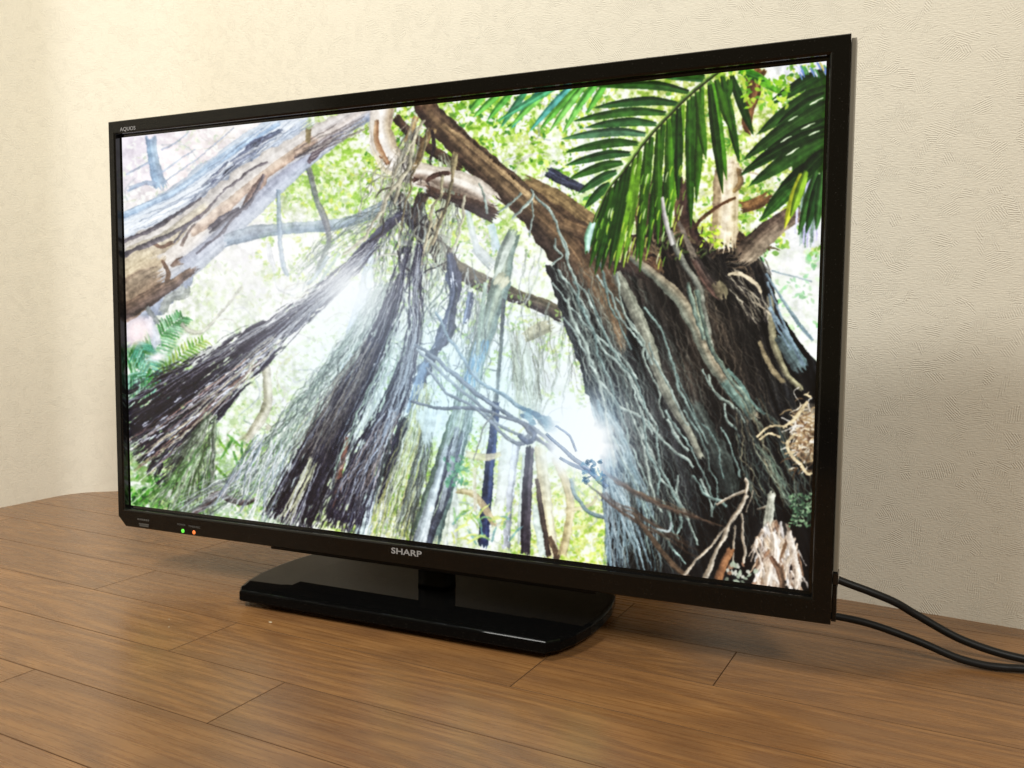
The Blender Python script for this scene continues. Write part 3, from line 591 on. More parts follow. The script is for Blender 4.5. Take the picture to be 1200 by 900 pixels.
        p.stroke(t, np.array(a_)*1.1, np.array(a_)*.75, .2, wob=2)
    for i in range(26):
        x = R.uniform(612, 656); p.blob(x, 484+(x-612)*.45+R.uniform(-8, 8), R.uniform(3,8), R.uniform(2,4), .5, [(84,112,128),(120,150,164),(70,90,110)][i % 3], .9)
    # --- big trunk
    p.stroke([(786,330,70),(774,290,50),(764,250,34),(768,205,20)], (96,80,64), (62,52,46), .4, wob=3); p.stroke([(820,320,50),(806,275,30),(800,235,16),(806,205,9)], (92,76,60), (66,54,48), .4, wob=3)
    p.stroke([(872,310,40),(866,285,20),(850,262,8)], (110,92,70), (70,58,48), .4, wob=3)
    tp = [(648,312),(676,300),(705,286),(760,272),(830,292),(880,290),(902,322),(912,368),(938,404),(960,430),(962,720),(880,720),(712,690),(710,628),(704,560),(695,490),(680,430),(662,385),(650,345),(640,310)]
    m = p.poly(tp)
    u = (xx*.962-yy*.272); vv = (xx*.272+yy*.962)
    f = p.fbm(u*.16, vv*.012, 4); f2 = p.fbm(u*.5+30, vv*.03, 3); f3 = p.fbm(xx*.02, yy*.02+7, 3)
    lum = .105+.28*(f-.5)+.20*(f2-.5)+.16*(f3-.5)+.10*(p.fbm(xx*.12, yy*.06, 3)-.5)
    br = np.clip((400-yy)/150, 0, 1)*np.clip(1-np.abs(xx-750)/160, 0, 1)+.65*np.exp(-((xx-830)/70)**2-((yy-420)/80)**2)
    tint = np.stack([.94+.42*br, .98+.10*br, 1.02-.2*br], -1)
    lum = lum+.1*br
    le = np.clip(1-(u-np.where(True, 520, 0))/40, 0, 1)*0
    trunk = np.clip(lum[..., None]*tint, .04, 1)
    dk = np.exp(-((xx-838)/34)**2-((yy-470)/52)**2)+.8*np.exp(-((xx-880)/60)**2-((yy-590)/50)**2)+.5*np.exp(-((xx-725)/26)**2-((yy-385)/50)**2)+.6*np.exp(-((xx-930)/30)**2-((yy-600)/80)**2)
    trunk = trunk*(1-.6*np.clip(dk, 0, 1))[..., None]
    p.c[m] = trunk[m]
    tc = [(126,142,132),(150,162,150),(104,122,116),(92,98,92),(170,178,164),(84,84,78)]
    # stump of the limb
    p.stroke([(660,300,30),(700,300,40),(740,306,34),(770,322,24)], (96,80,64), (56,48,44), .35)
    p.stroke([(745,275,14),(765,300,16),(775,325,14)], (104,84,64), (78,62,50), .35)
    p.stroke([(620,240,36),(655,272,50),(682,304,56),(704,344,46),(722,388,26),(732,420,8)], (92,76,60), (60,50,44), .35, 1.6, .02, mid=(104,86,66))
    p.stroke([(655,262,14),(690,276,18),(730,292,20),(765,312,16)], (120,100,76), (84,70,56), .3)
    for i in range(70):
        x = R.uniform(742, 900); y = 288+(x-742)*.05+R.uniform(-6, 16); an = R.uniform(-2.6, -.4); L = R.uniform(8, 34); c = [(60,50,44),(96,84,68),(40,36,36),(130,116,92),(84,96,60)][R.integers(5)]
        p.stroke([(x,y,2.4),(x+L*.5*np.cos(an),y+L*.5*np.sin(an),2),(x+L*np.cos(an+.4),y+L*np.sin(an+.4),.7)], c, np.array(c)*.75, .3, wob=3)
    # fine roots that clothe it
    p.bundle([(668,305,40),(690,370,44),(712,440,50),(738,520,60),(752,600,70),(750,680,80)], 52, tc, (.8,2.2), 1.05, 7, a=.5)
    p.bundle([(690,310,70),(725,380,90),(765,470,110),(800,560,120),(820,660,120)], 40, tc, (.8,2), 1, 8, a=.32)
    p.bundle([(800,300,70),(830,370,90),(860,450,100),(890,530,110)], 50, [(96,92,84),(120,116,104),(74,68,62),(140,128,110)], (.8,1.8), 1, 7, a=.45)
    p.bundle([(700,470,20),(722,530,34),(738,590,44),(740,670,60)], 34, [(130,156,164),(110,134,140),(160,180,184),(84,100,104)], (1.2,3.4), 1, 3)
    p.bundle([(712,560,16),(724,610,34),(738,672,50)], 26, [(150,174,182),(176,194,198),(120,140,146)], (1,3), 1, 2)
    p.stroke([(806,470,18),(830,514,28),(850,556,24),(858,590,10)], (84,94,88), (60,66,64), .5, 1.6, .03, a=.6, rough=.3)
    p.stroke([(738,300,7),(770,326,13),(796,351,15),(814,384,14),(829,420,12),(847,447,11),(872,478,11),(890,494,9)], (150,140,120), (104,108,98), .25)
    p.stroke([(846,446,9),(862,468,10),(880,488,10)], (120,140,130), (84,100,94), .3)
    p.stroke([(721,318,10),(742,360,14),(760,402,14),(771,438,11),(787,474,10),(806,506,8),(822,540,7)], (146,148,132), (104,104,94), .25)
    p.stroke([(784,270,5),(802,309,7),(817,336,7),(826,369,7),(834,411,5)], (136,136,124), (92,94,88), .35, wob=2); p.stroke([(816,340,5),(820,366,6),(824,386,5)], (176,178,150), None, .2)
    p.stroke([(812,300,8),(830,330,14),(848,352,10)], (70,64,60), (96,78,70), .4)
    p.stroke([(838,330,12),(845,342,14),(850,354,10)], (140,132,108), (96,88,74), .3)
    p.stroke([(850,432,3),(868,452,4),(880,470,4),(896,486,3)], (110,132,124), None, .3, wob=2)
    p.stroke([(901,345,7),(903,372,8),(906,402,9),(920,438,7),(940,458,6)], (150,146,120), (110,106,90), .25); p.stroke([(888,400,4),(902,430,6),(918,450,5)], (130,120,98), None, .2)
    p.stroke([(910,390,14),(930,420,20),(942,440,16)], (110,128,128), (80,90,90), .3)
    p.bundle([(852,318,16),(872,340,24),(888,362,26),(896,380,14)], 20, [(196,188,168),(160,150,132),(70,66,64),(40,36,36)], (1,2.8), 1, 4)
    p.bundle([(850,300,30),(880,302,30),(892,330,24)], 26, [(50,44,42),(30,28,30),(110,96,80),(150,140,120)], (1,3), 1, 4)
    p.stroke([(852,322,3),(868,322,4),(886,334,4),(891,345,3)], (206,192,164), None, .1)
    for t in ([(655,315,2.4),(672,340,2),(688,369,2.4),(700,399,2.4),(727,426,2.4),(742,450,2.8),(756,476,2.8),(772,500,2.4)],[(670,315,2),(694,360,2.2),(714,400,2),(735,440,2),(748,470,2),(762,510,2)],[(649,330,1.6),(676,368,2),(702,396,2),(730,420,2.4),(748,446,2)],
        [(660,372,2),(690,420,2.2),(720,470,2.6),(752,490,2.6),(790,528,2.6),(812,548,2)],[(700,322,2),(716,344,2.4),(728,372,2),(750,404,2),(764,430,2)],[(720,350,1.8),(735,370,2),(748,395,2),(760,420,2)],
        [(748,500,3),(762,530,3),(772,556,3),(790,580,3),(806,612,2.4),(816,640,2)],[(782,490,3),(796,518,3),(808,530,2.4)],[(754,480,2.4),(756,500,2.4),(752,520,2),(768,545,2.4)],[(760,402,2),(776,440,2),(792,470,2.4),(806,500,2)],[(796,556,2),(794,576,2.4),(798,596,2)],
        [(820,560,2),(832,590,2.4),(834,606,2)],[(848,472,2.4),(850,490,2.4),(862,504,2)],[(824,432,1.8),(834,460,2.2),(848,470,2.4)],[(654,280,1.5),(652,292,2),(660,300,1.5),(650,312,1.5)],[(655,270,1.8),(660,290,2),(672,318,2)],
        [(622,222,2),(626,230,2.4),(616,244,2.4),(600,258,2)],[(626,232,2),(645,250,2.4),(656,275,2),(668,306,2)],[(612,225,2),(598,240,2.4),(582,250,2)],[(562,214,2),(570,234,2.4),(574,252,2)],[(626,236,1.5),(622,258,1.5),(620,278,1.5)]):
        p.stroke(t, (166,178,168), (112,126,120), .3, ft=.08, wob=2.6, rough=.3)
    for z in ([(781,480),(799,510),(820,555),(832,582)],[(802,480),(820,516),(832,549),(838,579),(834,600)],[(769,498),(772,540),(787,570),(796,606),(793,630)],[(754,486),(760,528),(772,558),(768,580)],[(775,585),(787,621),(796,632)],
        [(739,525),(754,564),(760,600),(784,636),(802,662)],[(718,510),(739,558),(754,606),(760,650)],[(808,558),(826,579),(850,594)],[(688,339),(700,369),(718,405),(739,438),(754,468),(760,500)],[(721,321),(736,369),(751,402),(766,450),(780,490)],
        [(754,360),(775,396),(790,438),(808,480),(830,520)],[(829,438),(838,459),(856,477),(874,495)],[(790,440),(812,480),(836,520),(848,560)],[(672,330),(690,380),(706,430),(722,470),(735,520)],[(664,350),(684,400),(700,450),(712,500),(722,550)],[(842,500),(858,530),(866,560)],[(700,300),(712,340),(722,372),(742,410)],[(736,470),(750,520),(758,560),(776,600)]):
        w_ = R.uniform(1.6, 3.0); c = np.array([(150,172,164),(128,150,144),(168,182,170)][R.integers(3)], float)
        p.stroke([(a_, b_, w_*(.7+.5*R.random())) for a_, b_ in z], c, c*.62, .35, ft=.08, wob=3.5, rough=.3, a=.9)
    for z in ([(817,339),(820,369),(832,405),(847,432),(868,462),(880,486)],[(806,330),(812,360),(826,400)]):
        p.stroke([(a_, b_, 5) for a_, b_ in z], (142,156,140), (84,96,90), .4, ft=.08, wob=2, rough=.3)
    # lower right: dead leaves, straw, moss
    p.bundle([(700,548,6),(740,576,8),(790,598,8),(850,618,8)], 4, [(96,78,60),(74,62,54)], (3,6), 1, 3); p.bundle([(690,560,8),(720,592,10),(770,620,10),(820,650,10)], 4, [(74,58,46),(96,80,66)], (3,6), 1, 3)
    p.stroke([(740,600,3),(762,630,5),(790,664,6),(806,676,5)], (88,74,60), None, .2); p.stroke([(768,620,2.4),(782,622,2.6),(786,610,2)], (150,160,160), None, .1)
    p.bundle([(868,470,40),(886,510,60),(904,560,70),(920,600,60)], 40, [(84,96,92),(60,64,62),(110,120,108),(130,124,104)], (1,3), 1, 6, a=.8)
    p.bundle([(884,520,10),(900,540,14),(920,580,16),(944,610,20)], 12, [(120,136,122),(150,156,140)], (1.5,3), 1, 3)
    for t in ([(874,578,6),(852,616,7),(820,682,8)],[(848,616,3),(824,646,4),(798,674,4)],[(836,592,3),(856,582,4),(876,572,4)],[(870,560,5),(874,566,4),(872,580,4)],[(884,596,3),(900,592,3)],[(866,600,3),(870,640,4),(868,660,3)],[(860,615,2.4),(858,640,3),(856,660,3)],[(880,574,2),(878,586,2),(872,600,2)]):
        p.stroke([(a_, b_, c_*.75) for a_, b_, c_ in t], (200,190,174), (128,116,100), .4, ft=.06, wob=1.5, rough=.25)
    p.stroke([(856,640,8),(846,660,10),(836,684,9)], (140,104,76), (100,76,58), .3)
    p.stroke([(903,575,8),(899,600,11),(897,625,10)], (206,208,192), (160,160,146), .3)
    p.blob(904,652,18,40,.1,(200,184,166),.75,True)
    for i in range(260):
        x = R.uniform(880, 934); y = R.uniform(606, 690); 
        if (x-906)**2/28**2+(y-655)**2/48**2 > 1: continue
        an = R.uniform(1.0, 2.2); L = R.uniform(10, 28); c = [(236,224,212),(214,198,180),(186,164,142),(244,238,232),(150,122,100),(226,206,186)][R.integers(6)]
        p.stroke([(x,y,2),(x+L*.5*np.cos(an),y+L*.5*np.sin(an),R.uniform(1.2,3.4)),(x+L*np.cos(an),y+L*np.sin(an),1)], c, np.array(c)*.75, .4, wob=2, a=.85)
    p.stroke([(904,622,6),(906,650,12),(894,690,10)], (238,228,218), (206,188,170), .45, 2.4, .05, wob=2, a=.8); p.stroke([(922,620,8),(926,645,8),(932,672,7),(930,692,6)], (226,216,204), (180,166,150), .45, rough=.5, wob=2, a=.8)
    p.stroke([(900,650,4),(912,672,6),(914,692,5)], (120,100,84), None, .3)
    for i in range(28):
        x = R.uniform(846, 884); y = R.uniform(660, 690); p.blob(x, y, R.uniform(2,5), R.uniform(1.5,3), R.random()*3, [(170,180,160),(120,126,112),(200,200,186),(150,120,100)][R.integers(4)], .9)
    p.leaves((922,578,952,616), 170, [(96,124,96),(130,156,124),(66,90,72),(150,170,140),(50,66,54)], (1.5,3), .95, 0)
    p.blob(948,508,16,34,.1,(226,208,176),.9,True); p.blob(944,496,9,16,.3,(240,228,204),.8,True)
    for i in range(150):
        an = R.uniform(1.3, 3.8); x = R.uniform(928, 958); y = 506+R.normal(0, 17); L = R.uniform(6, 20); k_ = R.uniform(-.8, .8); c = [(244,232,208),(226,206,170),(190,166,130),(250,243,230),(140,116,88),(110,90,70)][R.integers(6)]
        p.stroke([(x,y,.8),(x+L*.5*np.cos(an),y+L*.4*np.sin(an),R.uniform(.9,2)),(x+L*np.cos(an+k_),y+L*np.sin(an+k_),.6)], c, np.array(c)*.8, .3, wob=2, a=.85)
    for t in ([(945,470,3),(930,490,3),(915,502,2)],[(930,508,3),(920,520,3),(926,534,3),(938,545,2)],[(912,512,2),(900,508,2),(888,515,2)],[(936,545,3),(944,555,3),(950,552,3)],[(920,500,2),(900,500,2),(885,512,2)],[(940,462,2),(950,466,3)]):
        p.stroke(t, (214,196,160), None, .2)
    p.leaves((930,500,955,540), 26, [(120,100,80),(160,136,110)], (1.5,4), .8, 0)
    # --- right edge: sky gap, hanging roots
    for t in ([(896,320,2),(915,350,3),(935,380,4),(952,400,3)],[(898,330,2),(920,385,2.4),(935,415,3)],[(900,345,2),(908,380,2),(925,410,2)],[(904,318,1.4),(930,324,1.4),(950,330,1)],[(900,360,3),(930,408,4),(940,430,4)]):
        p.stroke(t, (130,150,158), (110,124,134), .2)
    # branches beyond the palm
    p.stroke([(878,84,10),(884,104,15),(880,122,13),(876,146,12),(884,160,8)], (132,102,68), (96,72,50), .4); p.stroke([(895,78,12),(884,96,14)], (110,84,60), None, .3)
    p.stroke([(856,180,22),(852,210,28),(850,250,30),(846,300,34)], (214,198,166), (176,158,128), .2, mid=(226,212,186)); p.stroke([(866,196,5),(868,215,6),(858,228,3)], (150,130,96), None, .2)
    p.stroke([(942,244,20),(920,258,22),(896,276,24),(876,296,26),(860,312,18)], (150,138,120), (96,84,72), .3); p.stroke([(866,244,12),(884,240,14),(906,228,12)], (140,112,76), (108,86,60), .3)
    p.stroke([(812,270,3),(826,254,3.4),(846,240,3),(864,232,2.4)], (84,66,50), None, .2); p.stroke([(795,260,5),(805,282,6),(815,305,7)], (120,112,100), None, .2)
    p.stroke([(858,190,2),(872,200,2),(888,205,1.5)], (190,176,150), None, .1)
    p.leaves((822,262,845,292), 40, [(190,215,80),(150,190,60),(210,225,110)], (2,4), .9, 0)
    for i in range(26):
        x = R.uniform(934, 962); p.stroke([(x,R.uniform(200,225),2),(x-1,245,2.2),(x-3,R.uniform(270,292),1)], [(150,170,160),(206,206,236),(90,110,90),(176,170,214)][R.integers(4)], None, .1, a=.9)
    # break up the drawn edges, then give bark and leaves their small-scale relief
    qx, qy = xx*1.0, yy*1.0
    dx = 1.5*(p.fbm(qx*.07, qy*.07, 2)-.5)+1.3*(p.fbm(qx*.28+50, qy*.28, 2)-.5); dy = 1.5*(p.fbm(qx*.07+90, qy*.07+20, 2)-.5)+1.3*(p.fbm(qx*.28+10, qy*.28+70, 2)-.5)
    ix = np.clip(np.round((xx+dx-PX)*PS), 0, p.w-1).astype(int); iy = np.clip(np.round((yy+dy-PY)*PS), 0, p.h-1).astype(int)
    p.c = p.c[iy, ix]
    lumi = p.c.mean(-1, keepdims=True)
    gr = (p.fbm(qx*.55, qy*.55, 3)-.5)[..., None]; gr2 = (p.fbm(qx*.2+33, qy*.2+5, 3)-.5)[..., None]
    p.c = p.c*(1+(.55*gr+.4*gr2)*np.clip(1.15-lumi, 0, 1))
    # --- palm leaves, top and right
    def leaf(b, t, w, c, sag=.06, hi=None, a=1.0):
        b = np.array(b, float); t = np.array(t, float); L = np.linalg.norm(t-b)
        m1 = b+(t-b)*.33+np.array([0, -sag*L]); m2 = b+(t-b)*.7+np.array([0, -sag*L*.7])
        c = np.array(c, float)*R.uniform(.88, 1.1)
        p.stroke([(b[0],b[1],w*.45),(m1[0],m1[1],w),(m2[0],m2[1],w*.8),(t[0],t[1],.6)], np.clip(c*1.22,0,255), c*.8, .22, 2.5, .008, rough=.05, a=a)
        p.stroke([(b[0],b[1],.8),(m1[0],m1[1],.9),(m2[0],m2[1],.8),(t[0],t[1],.5)], np.clip(c*1.4+14,0,255) if hi is None else hi, None, .1, a=.32)
    g3 = [(92,148,74),(112,166,88),(84,146,108),(90,152,140),(104,158,80),(98,156,72)]
    for b, t in (((590,108),(556,138)),((605,105),(572,142)),((622,102),(588,150)),((640,100),(600,152)),((655,96),(598,150)),((662,98),(585,142)),((676,96),(622,154)),((684,98),(634,152)),((692,94),(645,155)),((570,112),(552,130)),((700,94),(660,158)),((716,92),(688,135)),((704,95),(676,130))):
        leaf(b, t, 7, g3[R.integers(6)], .02)
    q = lambda x, y: (660+x/3.3333, 20+y/3.3333)
    F1 = [(54,88,50),(58,94,42),(46,78,40),(76,108,80)]
    for b, t in (((555,248),(370,232)),((500,295),(125,272)),((455,340),(120,356)),((410,378),(40,408)),((370,420),(90,432)),((330,460),(-5,478)),((300,495),(10,530)),((270,535),(10,582)),((240,570),(25,636)),((215,605),(60,692)),((190,650),(85,750)),((560,235),(430,230))):
        leaf(q(*b), q(*t), 10, F1[R.integers(4)], .05)
    F2 = [(50,84,28),(44,74,24),(66,104,32),(38,66,24),(92,128,40)]
    for b, t in (((660,225),(745,465)),((655,240),(640,330)),((625,228),(690,575)),((600,240),(660,450)),((585,255),(640,640)),((575,262),(625,695)),((545,275),(520,730)),((525,290),(560,560)),((510,305),(490,700)),((495,318),(500,830)),((470,340),(430,760)),((455,352),(450,720)),((435,375),(390,880)),((415,395),(420,830)),((395,415),(330,930)),((375,435),(370,900)),((350,462),(285,960)),((330,488),(300,1000)),((305,520),(235,980)),((285,548),(200,1010)),((260,578),(180,990)),((240,604),(150,1000)),((218,634),(125,1010)),((196,665),(105,980)),((175,695),(90,930))):
        leaf(q(*b), q(*t), 10, F2[R.integers(5)], -.02 if b[0] > 500 else .0)
    p.stroke([q(*z)+(w,) for z, w in (((620,205),3.5),((500,300),4),((400,400),3.6),((320,490),3.2),((240,600),3),((170,690),2.5),((100,870),2))], (40,44,26), (120,150,80), .1)
    for i in range(90):
        sx_, sy_ = R.uniform(120, 480), R.uniform(520, 950); x, y = q(sx_, sy_)
        if sx_ > 360-(sy_-480)*.75 and x > 700: p.stroke([(x,y,.6),(x-2,y+6,1.3),(x-3,y+12,.5)], [(190,215,90),(130,175,70),(225,235,190)][R.integers(3)], None, 0, a=.7)
    p.stroke([q(388,700)+(3,), q(400,790)+(5,), q(430,900)+(5,)], (206,204,196), (140,138,132), .2)
    p.stroke([q(120,800)+(6,), q(100,860)+(8,), q(95,930)+(4,)], (190,220,216), (120,160,130), .2)
    m2 = p.poly([q(1040,205),q(960,270),q(900,370),(915,142),q(820,520),q(880,560),q(900,610),q(1000,610),q(1040,640)])
    p.c[m2] = np.clip((np.stack([.17+.12*f2, .30+.16*f2, .10+.08*f2], -1)), 0, 1)[m2]*.85
    F4 = [(40,68,30),(32,56,24),(50,80,36)]
    for b, t, w in (((1050,205),(798,348),15),((1050,270),(755,462),17),((1050,330),(700,562),17),((1045,400),(690,622),17),((1040,430),(705,600),12),((1035,470),(718,668),17),((1020,540),(765,800),20),((1010,560),(830,690),16),((1030,300),(830,430),13),((1030,520),(900,660),16)):
        leaf(q(*b), q(*t), w, F4[R.integers(3)], .03, hi=(96,130,70))
    for b, t, c in (((930,610),(862,830),(170,180,60)),((950,600),(885,790),(110,140,50)),((990,600),(915,860),(60,92,48)),((1005,610),(945,850),(50,84,44)),((1015,600),(985,840),(70,104,60)),((720,205),(850,300),(96,150,50)),((690,210),(800,250),(70,120,50))):
        leaf(q(*b), q(*t), 10, c, 0)
    for b in ((820,330),(880,405),(850,490),(930,440),(960,465),(965,345),(870,540)):
        x, y = q(*b); l_ = R.uniform(.5, 1.1); p.stroke([(x,y,.4),(x+6*l_,y-3.4*l_,1.7*l_),(x+10*l_,y-6*l_,.9),(x+15*l_,y-8*l_,.4)], (225,235,205), None, 0, wob=1)
    for i in range(22):
        x, y = q(R.uniform(900, 1030), R.uniform(175, 215)); p.stroke([(x,y,1.6),(x+3,y+5,2),(x+5,y+10,.8)], [(120,140,190),(215,215,240),(96,150,90),(200,190,120)][R.integers(4)], None, 0)
    p.leaves((870,80,925,130), 90, [(150,195,60),(190,215,90),(110,165,50)], (2,5), .9, .4)
    # --- light: soften, let the bright gaps flare
    im = p.blur(p.c, 1)
    p.c = np.clip(im*1.0, 0, 1)
    hot = np.clip((p.blur(p.c, 14)-.62)/.38, 0, 1)
    p.c = 1-(1-p.c)*(1-.22*hot)
    wide = p.blur(p.c, 40)
    p.c = np.clip(p.c+(p.c-wide)*.12, 0, 1)
    p.sun(677,518,31); p.glow(678,519,72,(215,235,255),.55,1.3)
    p.glow(703,548,26,(70,150,225),.4,2); p.glow(700,490,30,(120,180,235),.25,2); p.glow(412,345,34,(250,253,255),.95,1.6); p.glow(405,350,100,(205,228,252),.26,1.4); p.glow(320,320,95,(240,242,248),.22,2); p.glow(520,440,70,(240,246,255),.22,2); p.glow(470,480,150,(205,222,245),.10,2)
    p.glow(565,290,40,(250,252,255),.4,2); p.glow(565,400,120,(232,243,255),.2,2); p.glow(200,190,110,(206,210,232),.16,2); p.glow(290,340,100,(240,240,244),.22,2)
    for tw_ in ([(640,508,3),(660,528,4),(684,548,5),(712,572,5)],[(650,500,2),(668,512,2.5),(676,530,2)],[(655,536,3),(676,546,4),(700,556,4)]):
        p.stroke(tw_, (120,140,170), (88,104,130), .2, a=.55, wob=2)
    for i in range(30):
        x = R.uniform(682, 706); y = R.uniform(540, 566); p.blob(x, y, R.uniform(1.5,5), R.uniform(1,2.5), R.random()*3, [(96,130,160),(130,165,190),(70,96,120)][i % 3], .6)
    p.glow(938,330,34,(245,248,255),.35,2)
    c = np.clip(p.c, 0, 1); c = c*.5+(c*c*(3-2*c))*.5
    gt = np.exp(-((xx-520)/150)**2-((yy-470)/120)**2); c[..., 0] *= 1-.09*gt; c[..., 2] *= 1+.04*gt
    return np.clip(c, 0, 1)
def lay_flat(C, M, w=1396, h=784):
    """picture sampled on the panel's own grid; M takes panel coordinates (0-1) to canvas positions"""
    u, v = np.meshgrid((np.arange(w)+.5)/w, (np.arange(h)+.5)/h)
    q = np.stack([u, v, np.ones_like(u)], -1)@np.array(M).T
    x = np.clip((q[..., 0]/q[..., 2]-PX)*PS, 0, C.shape[1]-1.01); y = np.clip((q[..., 1]/q[..., 2]-PY)*PS, 0, C.shape[0]-1.01)
    xi = x.astype(int); yi = y.astype(int); fx = (x-xi)[..., None]; fy = (y-yi)[..., None]
    return (C[yi, xi]*(1-fx)+C[yi, xi+1]*fx)*(1-fy)+(C[yi+1, xi]*(1-fx)+C[yi+1, xi+1]*fx)*fy

SCREEN_TO_CANVAS = [[527.87, 16.5079, 143.0], [-111.895, 454.245, 161.0], [-0.308382, 0.0357654, 1.0]]
# ------------------------------------------------------------------ television
TZ = .268                                             # height of the screen centre
tv = bpy.data.objects.new('television', None); C.objects.link(tv); tv.empty_display_size = .05
tag(tv, 'black flat-screen television on a stand showing a sunlit jungle picture', 'television')
hw, hh = .349, .196
ol, orr, ot, ob = -.3607, .3655, .2117, -.2177
def rect(x0, x1, z0, z1, y, cut=0.0):
    """ring from lower left, anticlockwise seen from the front, lower left corner cut"""
    return [(x0+cut, y, z0), (x1, y, z0), (x1, y, z1), (x0, y, z1), (x0, y, z0+cut*.95)]
def T(rs): return [[Vector((x, y, z+TZ)) for x, y, z in r] for r in rs]
i0, i1, k0, k1 = -hw-.0026, hw+.0026, -hh-.0030, hh+.0028
bz = from_bm('bezel', loops(T([rect(ol+.001, orr-.001, ob+.001, ot-.001, .012, .0105), rect(ol, orr, ob, ot, .011, .0105), rect(ol, orr, ob, ot, -.0072, .0105), rect(ol+.0008, orr-.0008, ob+.0008, ot-.0008, -.0080, .0102),
     rect(i0-.0016, i1+.0016, k0-.0016, k1+.0016, -.0080, .0006), rect(i0-.0006, i1+.0006, k0-.0006, k1+.0006, -.0074, .0005)]), True, False), M_bezel, tv)
from_bm('inner_rim', loops(T([rect(i0-.0006, i1+.0006, k0-.0006, k1+.0006, -.0073, .0005), rect(i0, i1, k0, k1, -.0066, .0004), rect(i0+.0006, i1-.0006, k0+.0006, k1-.0006, -.0012, .0003), rect(-hw, hw, -hh, hh, -.0009, .0001)]), False, False), M_rim, tv)
# the lit panel
bm = bmesh.new(); uv = bm.loops.layers.uv.new('UV')
vs = [bm.verts.new((x, -.0008, z+TZ)) for x, z in ((-hw-.0005,-hh-.0005),(hw+.0005,-hh-.0005),(hw+.0005,hh+.0005),(-hw-.0005,hh+.0005))]; f = bm.faces.new(vs)
for lp, c in zip(f.loops, ((0,0),(1,0),(1,1),(0,1))): lp[uv].uv = c
PIC = lay_flat(paint_picture(), SCREEN_TO_CANVAS)
ph, pw = PIC.shape[:2]
img = bpy.data.images.new('screen_picture', pw, ph, alpha=False); img.colorspace_settings.name = 'sRGB'
px = np.ones((ph, pw, 4), np.float32); px[..., :3] = PIC[::-1]; img.pixels.foreach_set(px.ravel()); img.update(); img.pack()
M_scr = mat('lit_screen', (.006, .006, .007), .38, .35); kk = NT(M_scr)
it = kk.n('ShaderNodeTexImage', image=img, extension='EXTEND'); kk.l(it.outputs[0], kk.b.inputs['Emission Color']); kk.b.inputs['Emission Strength'].default_value = 1.0
tag(from_bm('screen', bm, M_scr, tv), 'lit screen showing banyan trunks, hanging roots and palm leaves against the sun')
# body behind the bezel
def slab(name, x0, x1, z0, z1, y0, y1, inset, m, bev=.004):
    r = lambda a, y: [(x0+a, y, z0+a), (x1-a, y, z0+a), (x1-a, y, z1-a), (x0+a, y, z1-a)]
    return from_bm(name, loops(T([r(0, y0), r(0, y0+(y1-y0)*.45), r(inset*.35, y1-.004), r(inset, y1)])), m, tv)
r4 = lambda x0, x1, z0, z1, y: [(x0, y, z0), (x1, y, z0), (x1, y, z1), (x0, y, z1)]
from_bm('back_cover', loops(T([r4(-.352, .356, -.2120, .203, .0122), r4(-.352, .356, -.2120, .203, .030), r4(-.335, .340, -.2110, .17, .060), r4(-.325, .330, -.2100, .12, .088), r4(-.30, .30, -.200, .10, .092)])), M_matte, tv)
from_bm('lower_cover', box_bm(-.172, .176, .0125, .060, TZ-.2272, TZ-.1905, .0015), M_matte, tv)
from_bm('side_trim', box_bm(.3657, .3692, -.0030, .0100, TZ-.1785, TZ+.2100, .0006), M_trim, tv)
from_bm('side_trim', box_bm(.3657, .3690, -.0030, .0100, TZ-.2165, TZ-.1885, .0006), M_bezel, tv)
from_bm('side_notch', box_bm(.3657, .3697, -.0042, .0100, TZ-.1880, TZ-.1790, .0005), M_rim, tv)  # black block standing in for the dark notch in the side
from_bm('top_trim', box_bm(-.3400, .3300, .0000, .0110, TZ+.2118, TZ+.2128, .0004), M_bezel, tv)
# neck
r_ = lambda x, y, z, cx, cy: [(cx+x*math.cos(a)*(abs(math.cos(a))**-.5 if abs(math.cos(a)) > 1e-6 else 0), cy+y*math.sin(a)*(abs(math.sin(a))**-.5 if abs(math.sin(a)) > 1e-6 else 0), z) for a in [2*math.pi*(i+.5)/28 for i in range(28)]]
from_bm('neck', loops([r_(.0172, .014, TZ-.2255, .004, .044), r_(.0165, .0135, .040, .004, .044), r_(.0165, .0135, .027, .004, .044), r_(.0165, .0135, .0215, .004, .044), r_(.0168, .0138, .0172, .004, .044)]), M_neck, tv, True)
# base plate: straight front, sides that bow outward and turn in to the back
half = [(.158, -.047), (.1665, -.036), (.1735, -.018), (.1785, .006), (.1805, .034), (.1795, .062), (.1745, .090), (.1650, .112), (.150, .128), (.130, .138), (.08, .143), (.03, .1445)]
out = [(x-.004, y) for x, y in half]+[(-x-.002, y) for x, y in half[::-1]]
cxm, cym = -.004, .05
def ring(d, z, dz_front=0):
    res = []
    for x, y in out:
        v = Vector((x-cxm, y-cym)); L = v.length; res.append((cxm+v.x*(L-d)/L, cym+v.y*(L-d)/L, z))
    return res
base = from_bm('base', loops([ring(.011, .0050), ring(.0012, .0066), ring(0, .0080), ring(0, .0150), ring(.0006, .0160), ring(.0016, .0166), ring(.004, .0170), ring(.05, .0176)]), M_base, tv)
for x, y in ((-.135, -.018), (.128, -.018), (-.13, .11), (.122, .11)):
    from_bm('foot', loops([[(x+r*math.cos(a), y+r*math.sin(a), z) for a in np.linspace(0, 2*math.pi, 16, endpoint=False)] for r, z in ((.0095, .0003), (.0105, .0012), (.0105, .0056))]), M_matte, base)
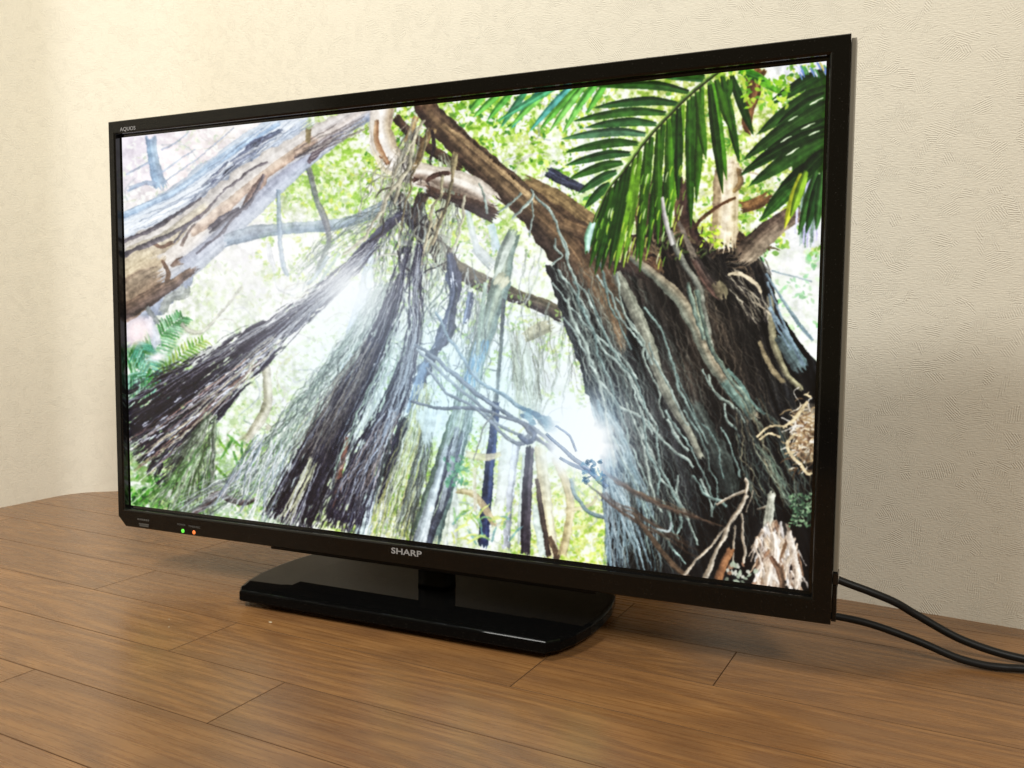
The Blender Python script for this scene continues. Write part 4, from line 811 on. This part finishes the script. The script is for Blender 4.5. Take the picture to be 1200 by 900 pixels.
# --- writing and lights on the frame
def text(name, s, x0, x1, z, h, m, bold=0.0, up=0.0):
    cu = bpy.data.curves.new(name, 'FONT'); cu.body = s; cu.size = 1; cu.extrude = .012; cu.offset = bold; cu.resolution_u = 3
    o = bpy.data.objects.new(name, cu); C.objects.link(o); dg = bpy.context.evaluated_depsgraph_get()
    me = bpy.data.meshes.new_from_object(o.evaluated_get(dg)); bpy.data.objects.remove(o); bpy.data.curves.remove(cu)
    a = np.array([v.co[:] for v in me.vertices]); lo, hi = a.min(0), a.max(0)
    for v in me.vertices:
        q = v.co; v.co = (x0+(q.x-lo[0])/(hi[0]-lo[0])*(x1-x0), -.0081-(q.z-lo[2])*.012, z+(q.y-lo[1])/(hi[1]-lo[1])*h+TZ)
    return link(name, me, m, tv)
text('brand_lettering', 'SHARP', -.0152, .0170, -.2080, .0056, M_logo, .018)
text('series_lettering', 'AQUOS', -.3432, -.3215, .1998, .0046, M_logo, 0)
text('small_lettering', 'POWER', -.2757, -.2645, -.2087, .0020, M_print2, .01)
text('small_lettering', 'TIMER/REC', -.2605, -.2445, -.2092, .0020, M_print2, .01)
for i, (x0, x1, z) in enumerate(((-.3320,-.3300,-.2080),(-.3290,-.3275,-.2080),(-.3266,-.3243,-.2080),(-.3234,-.3212,-.2080),(-.3203,-.3180,-.2080),(-.3172,-.3155,-.2080))):
    from_bm('printed_mark', box_bm(x0, x1, -.0084, -.0079, z+TZ-.0009, z+TZ+.0009), M_print2, tv)
for x0, x1, z in ((-.3300,-.3160,-.2128),(-.3292,-.3164,-.2146)):
    from_bm('printed_mark', box_bm(x0, x1, -.0084, -.0079, z+TZ-.0007, z+TZ+.0007), M_print2, tv)
def lamp(x, m, label):
    n = 16; rs = [[(x+r*math.cos(a), y, TZ-.2141+r*1.05*math.sin(a)) for a in np.linspace(0, 2*math.pi, n, endpoint=False)] for r, y in ((.0020, -.0078), (.0020, -.0084), (.0015, -.0088), (.0006, -.0090))]
    tag(from_bm('indicator_light', loops(rs), m, tv, True), label)
lamp(-.2683, M_green, 'glowing green power light'); lamp(-.2532, M_orange, 'glowing orange timer light')
# ------------------------------------------------------------------ cables and crumbs
tag(from_bm('cable', tube([(.27, .068, .085), (.315, .082, .079), (.361, .090, .0592), (.391, .095, .0492), (.411, .100, .0412), (.428, .105, .0312), (.464, .108, .0140), (.507, .112, .0046), (.56, .118, .0042), (.72, .13, .0042), (.95, .10, .0042)], .0033), M_cable, None, True), 'black cable arching down from behind the television in front of the wall base', 'cable', group='cables behind the television')
tag(from_bm('cable', tube([(.27, .068, .040), (.315, .086, .030), (.360, .090, .0262), (.392, .090, .0232), (.428, .089, .0148), (.456, .087, .0066), (.475, .086, .0040), (.490, .087, .0039), (.505, .091, .0039), (.54, .094, .0039), (.70, .080, .0039), (.95, .04, .0039)], .0031), M_cable, None, True), 'lower black cable curving onto the floor nearest the camera', 'cable', group='cables behind the television')
for i, (x, y, s_, lab) in enumerate(((-.106, -.068, .0013, 'pale crumb on the floor in front of the base'), (-.195, -.100, .0006, 'tiny pale crumb on the floor, farther of two at left'), (-.180, -.115, .0007, 'tiny pale crumb on the floor, nearer of two at left'))):
    bm = bmesh.new(); bmesh.ops.create_icosphere(bm, subdivisions=2, radius=s_)
    for v in bm.verts: v.co = Vector((v.co.x*1.3, v.co.y*.8, v.co.z*.5+s_*.45))*float(1+rng.uniform(-.15, .15))
    o = from_bm('crumb', bm, M_crumb); o.location = (x, y, 0); o.rotation_euler.z = i*1.1; tag(o, lab, 'crumb', group='crumbs on the floor')
